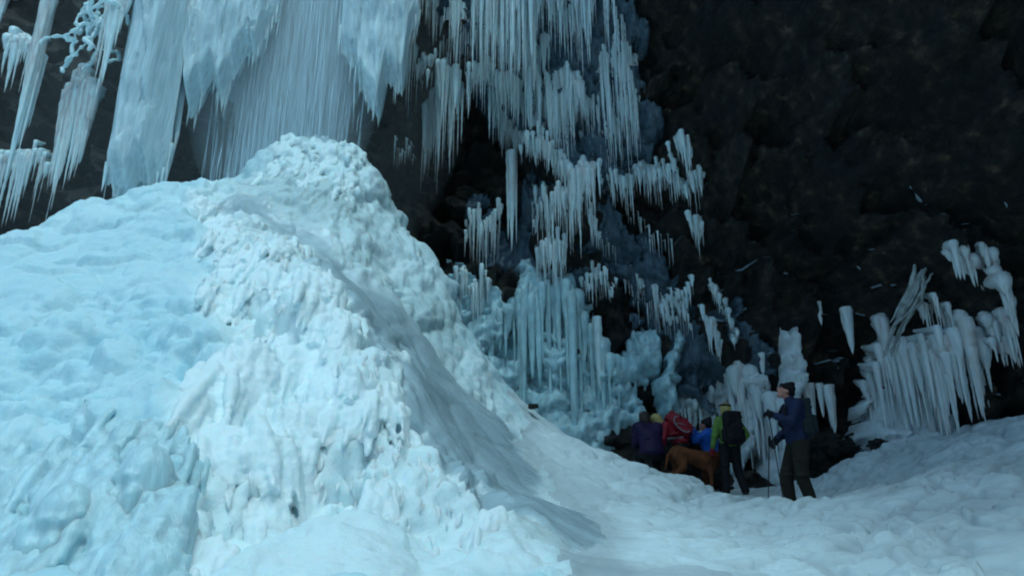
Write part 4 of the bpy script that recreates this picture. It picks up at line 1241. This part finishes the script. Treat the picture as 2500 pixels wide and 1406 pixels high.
def backpack(label, who, j, s, color, size, lean=0.0, arc=False, strap='black', off=0.0):
    """rounded pack worn on the back: main bag, lid, pocket, shoulder straps; own local frame = wearer's"""
    w, d, h = size
    c = (j['chest'] * 0.62 + j['waist'] * 0.38)
    up = j['neck0'] - j['waist']; up /= np.linalg.norm(up)
    x = np.array([1.0, 0, 0])
    back = np.cross(up, x) * 1.0
    back = back / np.linalg.norm(back)
    if back[1] > 0:
        back = -back
    c = c + back * (0.085 + d / 2 + off)
    Rm = np.stack([x, -back, up], 1)
    def L(px_, py_, pz_):
        return c + Rm @ np.array([px_, py_, pz_])
    def rbox(B, cx, cy, cz, sx, sy, sz, r, n=6):
        for a in np.linspace(-1, 1, n):
            for b in np.linspace(-1, 1, n):
                for e in np.linspace(-1, 1, n + 2):
                    if max(abs(a), abs(b), abs(e)) > 0.99:
                        B.ball(L(cx + a * (sx - r), cy + b * (sy - r), cz + e * (sz - r)), r)
        B.ball(L(cx, cy, cz), (sx * .9, sy * .9, sz * .9))
    root = link('backpack', None, None, None, who.location)
    root.rotation_euler = who.rotation_euler
    root.scale = (s, s, s)
    tag(root, label, 'backpack', 'backpacks of the hikers')
    B = Blobs()
    rbox(B, 0, 0, 0, w / 2, d / 2, h / 2, 0.06)
    for k in range(14):
        B.ball(L(rng.uniform(-.4, .4) * w, -d / 2 * .9, rng.uniform(-.4, .4) * h), (.06, .035, .03))
    link('bag', B.mesh('bag', 0.012, 3), M[color], root)
    B = Blobs()
    rbox(B, 0, -.01, h / 2, w / 2 * .92, d / 2 * .95, .06, 0.04)
    link('lid', B.mesh('lid', 0.012, 2), M[color], root)
    B = Blobs()
    rbox(B, 0, -d / 2 - .01, -h * .12, w / 2 * .72, .05, h * .27, 0.04)
    link('pocket', B.mesh('pocket', 0.012, 2), M[color], root)
    for q in (-1, 1):
        B = Blobs()
        sh = j['shR'] if q > 0 else j['shL']
        inner = j['neck0'] * .45 + sh * .55
        fr = -back * 0.15
        B.chain([L(q * w * .3, d / 2, h * .36), inner + up * .075, inner + fr * .9 - up * .06, j['chest'] + x * q * .15 + fr * 1.05 - up * .08, L(q * w * .42, d / 2 + .02, -h * .36)], [(.028, .022, .022)] * 5, 0.5)
        link('shoulder_strap', B.mesh('shoulder_strap', 0.01, 1), M[strap], root)
        B = Blobs()
        rbox(B, q * (w / 2 + .01), 0, -h * .2, .035, d / 2 * .7, h * .22, 0.03, 4)
        link('side_pocket', B.mesh('side_pocket', 0.012, 2), M[color], root)
    if arc:
        B = Blobs()
        pts = []
        for k in range(26):
            a = math.radians(115 - k * 8.5)
            pts.append(L(-w * .50 + w * .62 * math.cos(a) + .05, -d / 2 - .055 + .0 * k, -.03 + h * .36 * math.sin(a)))
        for a_, b_ in zip(pts[:-1], pts[1:]):
            B.chain([a_, b_], [.014, .014], 0.6)
        for a_, b_ in (((-.2, .05), (.06, -.05)), ((-.14, -.16), (.06, .08))):
            B.chain([L(a_[0] * w * 1.4, -d / 2 - .06, a_[1] * h), L(b_[0] * w * 1.4, -d / 2 - .065, b_[1] * h)], [.009, .009], 0.6)
        link('reflective_piping', B.mesh('reflective_piping', 0.008, 1), M['grey'], root)
        B = Blobs()
        side = []
        for k in range(22):
            a = math.radians(120 - k * 10)
            side.append(L(-w / 2 - .052, -.03 - d * .42 * math.cos(a) * -1, -.02 + h * .36 * math.sin(a)))
        for a_, b_ in zip(side[:-1], side[1:]):
            B.chain([a_, b_], [.014, .014], 0.6)
        B.chain([L(-w / 2 - .052, -.06, -.12 * h), L(-w / 2 - .055, .03, .12 * h)], [.009, .009], 0.6)
        link('reflective_piping', B.mesh('reflective_piping', 0.008, 1), M['grey'], root)
    return root

# tall hiker in navy, facing left and looking up
L0 = place(1980, 1240, 11.3)
L0.z = 0.5 * (L0.z + W(1980, 1240, 11.3).z)
tall, tj, ts = person('tall person in a navy jacket and dark olive trousers looking up, nearest the camera', L0, 88, 1.86,
    dict(pelvis=(0, .07, .95), waist=(0, .075, 1.10), chest=(0, .085, 1.30), neck0=(0, .09, 1.46), neck1=(0, .115, 1.54), head=(0, .15, 1.635),
         hipL=(-.09, .06, .92), hipR=(.09, .08, .92), kneeL=(-.10, .10, .50), kneeR=(.10, .24, .52), ankL=(-.10, 0, .09), ankR=(.10, .22, .10), toeL=(-.115, .15, .035), toeR=(.115, .39, .05),
         shL=(-.19, .08, 1.42), shR=(.19, .10, 1.42), elL=(-.24, .19, 1.17), elR=(.22, .12, 1.14), wrL=(-.16, .37, 1.27), wrR=(.08, .32, .99)),
    'navy', 'olive', glove='black', hat='black', headrot=(0, 30, 0), jr=1.08)
backpack('slate grey backpack with a rounded pocket worn by the tall person in navy', tall, tj, ts, 'slate', (.31, .22, .48), off=-.075)
# short-haired group: green jacket from behind
L1 = place(1793, 1216, 13.7)
green, gj, gs = person('blond person in a lime green jacket seen from behind, hand on hip', L1, 12, 1.62,
    dict(kneeL=(-.11, .05, .50), ankL=(-.12, .05, .09), toeL=(-.14, .2, .04), kneeR=(.12, .0, .50), ankR=(.18, -.10, .09), toeR=(.22, .06, .03), hipR=(.095, 0, .92),
         shL=(-.185, 0, 1.41), elL=(-.27, .02, 1.14), wrL=(-.29, .10, .92), elR=(.36, -.02, 1.16), wrR=(.26, .10, 1.0), shR=(.185, 0, 1.41)),
    'green', 'black', glove='red', hair='blond', long_hair=.16, band='black', headrot=(10, 0, 0))
backpack('black backpack worn over the lime green jacket', green, gj, gs, 'black', (.34, .22, .56))
# kneeling in bright blue, holding up a camera
L2 = place(1742, 1196, 14.5)
blue, bj, bs = person('kneeling person in a bright blue jacket and dark beanie raising a camera', L2, 55, 1.72,
    dict(pelvis=(0, 0, .52), waist=(0, -.01, .68), chest=(0, -.01, .88), neck0=(0, 0, 1.05), neck1=(0, .02, 1.12), head=(0, .05, 1.21),
         hipL=(-.09, 0, .49), hipR=(.09, 0, .49), kneeL=(-.12, .16, .10), kneeR=(.12, .36, .50), ankL=(-.12, -.24, .07), ankR=(.12, .30, .09), toeL=(-.12, -.36, .03), toeR=(.12, .47, .035),
         shL=(-.18, 0, 1.01), shR=(.18, .03, 1.01), elL=(-.22, .20, .90), elR=(.20, .22, .92), wrL=(-.11, .30, 1.14), wrR=(.06, .32, 1.16)),
    'blue', 'black', hat='black', headrot=(0, 22, 0))
cb = Blobs()
for a in np.linspace(-1, 1, 6):
    for b in (-1, 0, 1):
        cb.ball((a * .045, 0, b * .025), .016)
cb.chain([(0, .01, 0), (0, .05, 0)], [.026, .024], 0.4)
cam_o = link('camera_body', cb.mesh('camera_body', 0.006, 1), M['black'])
hw = Matrix.Translation(L2) @ Matrix.Rotation(math.radians(55), 4, 'Z') @ Matrix.Diagonal((bs, bs, bs, 1))
cam_o.location = hw @ Vector((-.02, .40, 1.24))
cam_o.rotation_euler = (math.radians(25), 0, math.radians(55))
tag(cam_o, 'small dark camera held up by the person in bright blue', 'camera')
# bending over in red
L3 = place(1664, 1186, 14.4)
red, rj, rs_ = person('blond person in a red jacket bending forward over the snow', L3, 84, 1.66,
    dict(pelvis=(0, -.06, .66), waist=(0, .02, .79), chest=(0, .16, .94), neck0=(0, .27, 1.05), neck1=(0, .33, 1.10), head=(0, .41, 1.15),
         hipL=(-.09, -.06, .63), hipR=(.09, -.06, .63), kneeL=(-.12, .22, .44), kneeR=(.12, .24, .44), ankL=(-.12, .02, .09), ankR=(.12, .05, .09), toeL=(-.13, .19, .035), toeR=(.13, .22, .035),
         shL=(-.18, .24, 1.02), shR=(.18, .25, 1.02), elL=(-.22, .30, .76), elR=(.22, .36, .78), wrL=(-.18, .34, .55), wrR=(.18, .48, .58)),
    'red', 'black', glove='black', hair='blond', long_hair=.10, headrot=(0, -30, 0))
backpack('dark red backpack with a grey reflective arc on the bending person', red, rj, rs_, 'red', (.34, .24, .52), arc=True, strap='grey')
# crouching in purple at the edge of the ledge
L4 = place(1592, 1176, 14.2)
pur, pj, ps_ = person('dark haired person in a purple jacket crouching with the back turned', L4, 8, 1.70,
    dict(pelvis=(0, -.12, .42), waist=(0, -.08, .57), chest=(0, .02, .78), neck0=(0, .08, .95), neck1=(0, .12, 1.02), head=(-.03, .16, 1.11),
         hipL=(-.10, -.12, .40), hipR=(.10, -.12, .40), kneeL=(-.18, .26, .50), kneeR=(.18, .26, .50), ankL=(-.13, .06, .09), ankR=(.13, .06, .09), toeL=(-.15, .22, .035), toeR=(.15, .22, .035),
         shL=(-.20, .06, .91), shR=(.20, .06, .91), elL=(-.23, .10, .67), elR=(.23, .12, .67), wrL=(-.16, .36, .60), wrR=(.16, .38, .60)),
    'purple', 'black', glove='black', hair='brown', long_hair=.12, headrot=(0, -10, 0), jr=1.3)

# trekking poles
def pole(label, a, b):
    a, b = Vector(a), Vector(b)
    d = (b - a).normalized()
    P = np.array([a, a + d * .02, a + d * .13, a + d * .14, a + d * .6, a + d * .61, b - d * .09, b])
    R = np.array([.012, .018, .016, .009, .009, .007, .007, .003])
    v, f = tube_np(P, R, 10)
    root = tag(link('trekking_pole', mesh_np('trekking_pole', v, f), M['metal']), label, 'trekking pole', 'trekking poles')
    v, f = tube_np(np.array([b - d * .10, b - d * .095, b - d * .085, b - d * .08]), np.array([.006, .04, .04, .006]), 12)
    link('basket', mesh_np('basket', v, f), M['black'], root)
    v, f = tube_np(np.array([a - d * .005, a + d * .03, a + d * .1, a + d * .14]), np.array([.014, .022, .019, .016]), 10)
    link('grip', mesh_np('grip', v, f), M['black'], root)
tw_ = Matrix.Translation(L0) @ Matrix.Rotation(math.radians(88), 4, 'Z') @ Matrix.Diagonal((ts, ts, ts, 1))
e1 = tw_ @ Vector((-.12, .37, .0)); e1.z = ground_z(e1.x, e1.y) - .04
e2 = tw_ @ Vector((.14, .52, .0)); e2.z = ground_z(e2.x, e2.y) - .04
pole('dark trekking pole in the raised hand of the tall person in navy', tw_ @ Vector((-.15, .455, 1.36)), e1)
pole('second trekking pole, held low by the tall person in navy', tw_ @ Vector((.08, .41, 1.04)), e2)

# the dog: rump to the left, head lowered beside the green jacket
D0 = place(1694, 1188, 13.9) + Vector((0, 0, -.01))
B = Blobs()
B.chain([(-.30, 0, .50), (-.14, 0, .50), (.02, 0, .475), (.20, 0, .46), (.30, 0, .46)], [(.125, .12, .125), (.105, .105, .105), (.115, .115, .125), (.135, .13, .155), (.12, .11, .135)], 0.25)
B.chain([(.30, 0, .50), (.42, 0, .56), (.50, 0, .56)], [.105, .082, .076], 0.3)
B.ball((.54, 0, .57), (.078, .07, .072)).chain([(.57, 0, .555), (.68, 0, .515)], [.055, .036], 0.3).ball((.705, 0, .525), (.016, .018, .014))
for q in (-1, 1):
    B.chain([(-.29, .085 * q, .45), (-.23, .095 * q, .29), (-.36, .095 * q, .17), (-.345, .095 * q, .03)], [(.115, .06, .13), .058, .032, .028], 0.3)
    B.chain([(-.345, .095 * q, .03), (-.28, .095 * q, .02)], [.03, .028], 0.4)
    B.chain([(.25, .085 * q, .42), (.21, .09 * q, .28), (.24, .09 * q, .15), (.235, .09 * q, .03)], [(.09, .05, .10), .046, .03, .026], 0.3)
    B.chain([(.235, .09 * q, .03), (.295, .09 * q, .018)], [.03, .027], 0.4)
    B.chain([(.51, .055 * q, .62), (.48, .085 * q, .58), (.485, .095 * q, .52)], [(.025, .014, .02), (.03, .012, .03), (.018, .010, .02)], 0.5)
B.chain([(-.38, 0, .53), (-.44, .03, .44), (-.45, .05, .32), (-.46, .05, .24)], [.035, .028, .022, .014], 0.3)
dog = link('dog', B.mesh('dog', 0.012, 3), M['dogfur'], None, D0)
dog.rotation_euler = (0, math.radians(7), math.radians(14))
dog.scale = (1.12, 1.12, 1.15)
tag(dog, 'tawny short haired dog standing between the hikers with its rump to the left', 'dog')
B = Blobs()
for k in range(36):
    a = k / 36 * 2 * math.pi
    B.ball((.385 + .02 * math.sin(a), .092 * math.cos(a), .54 + .095 * math.sin(a)), (.020, .014, .014))
col_ = link('dog_collar', B.mesh('dog_collar', 0.008, 1), M['red'], None, D0)
col_.rotation_euler = dog.rotation_euler
col_.scale = dog.scale
tag(col_, 'red collar round the neck of the tawny dog', 'collar')
# dark stones poking from the snow
def stone(label, px_, py_, Y, r, seed):
    p = W(px_, py_, Y)
    r_ = np.random.default_rng(seed)
    bm = bmesh.new()
    bmesh.ops.create_icosphere(bm, subdivisions=4, radius=1)
    m = bpy.data.meshes.new('stone')
    bm.to_mesh(m); bm.free()
    v = np.array([q.co[:] for q in m.vertices])
    d = 1 + 0.45 * rock_blocks(v * 1.4 + seed, seed) + 0.12 * fbm(v * 3, 3, seed)
    m.vertices.foreach_set('co', (v * d[:, None] * np.array(r)).astype(np.float32).ravel())
    tag(link('stone', m, M['rock'], None, (p.x, p.y, p.z)), label, 'stone', 'dark stones in the snow')
stone('dark stone on the snow crest beside the cyan ice flow', 1302, 992, 13.1, (.09, .08, .045), 3)
stone('dark boulder at the foot of the rock right of the tall hiker', 2050, 1090, 14.4, (.28, .25, .14), 5)
stone('dark rock beneath the ribbed ice skirt', 2145, 1090, 13.6, (.16, .2, .12), 8)
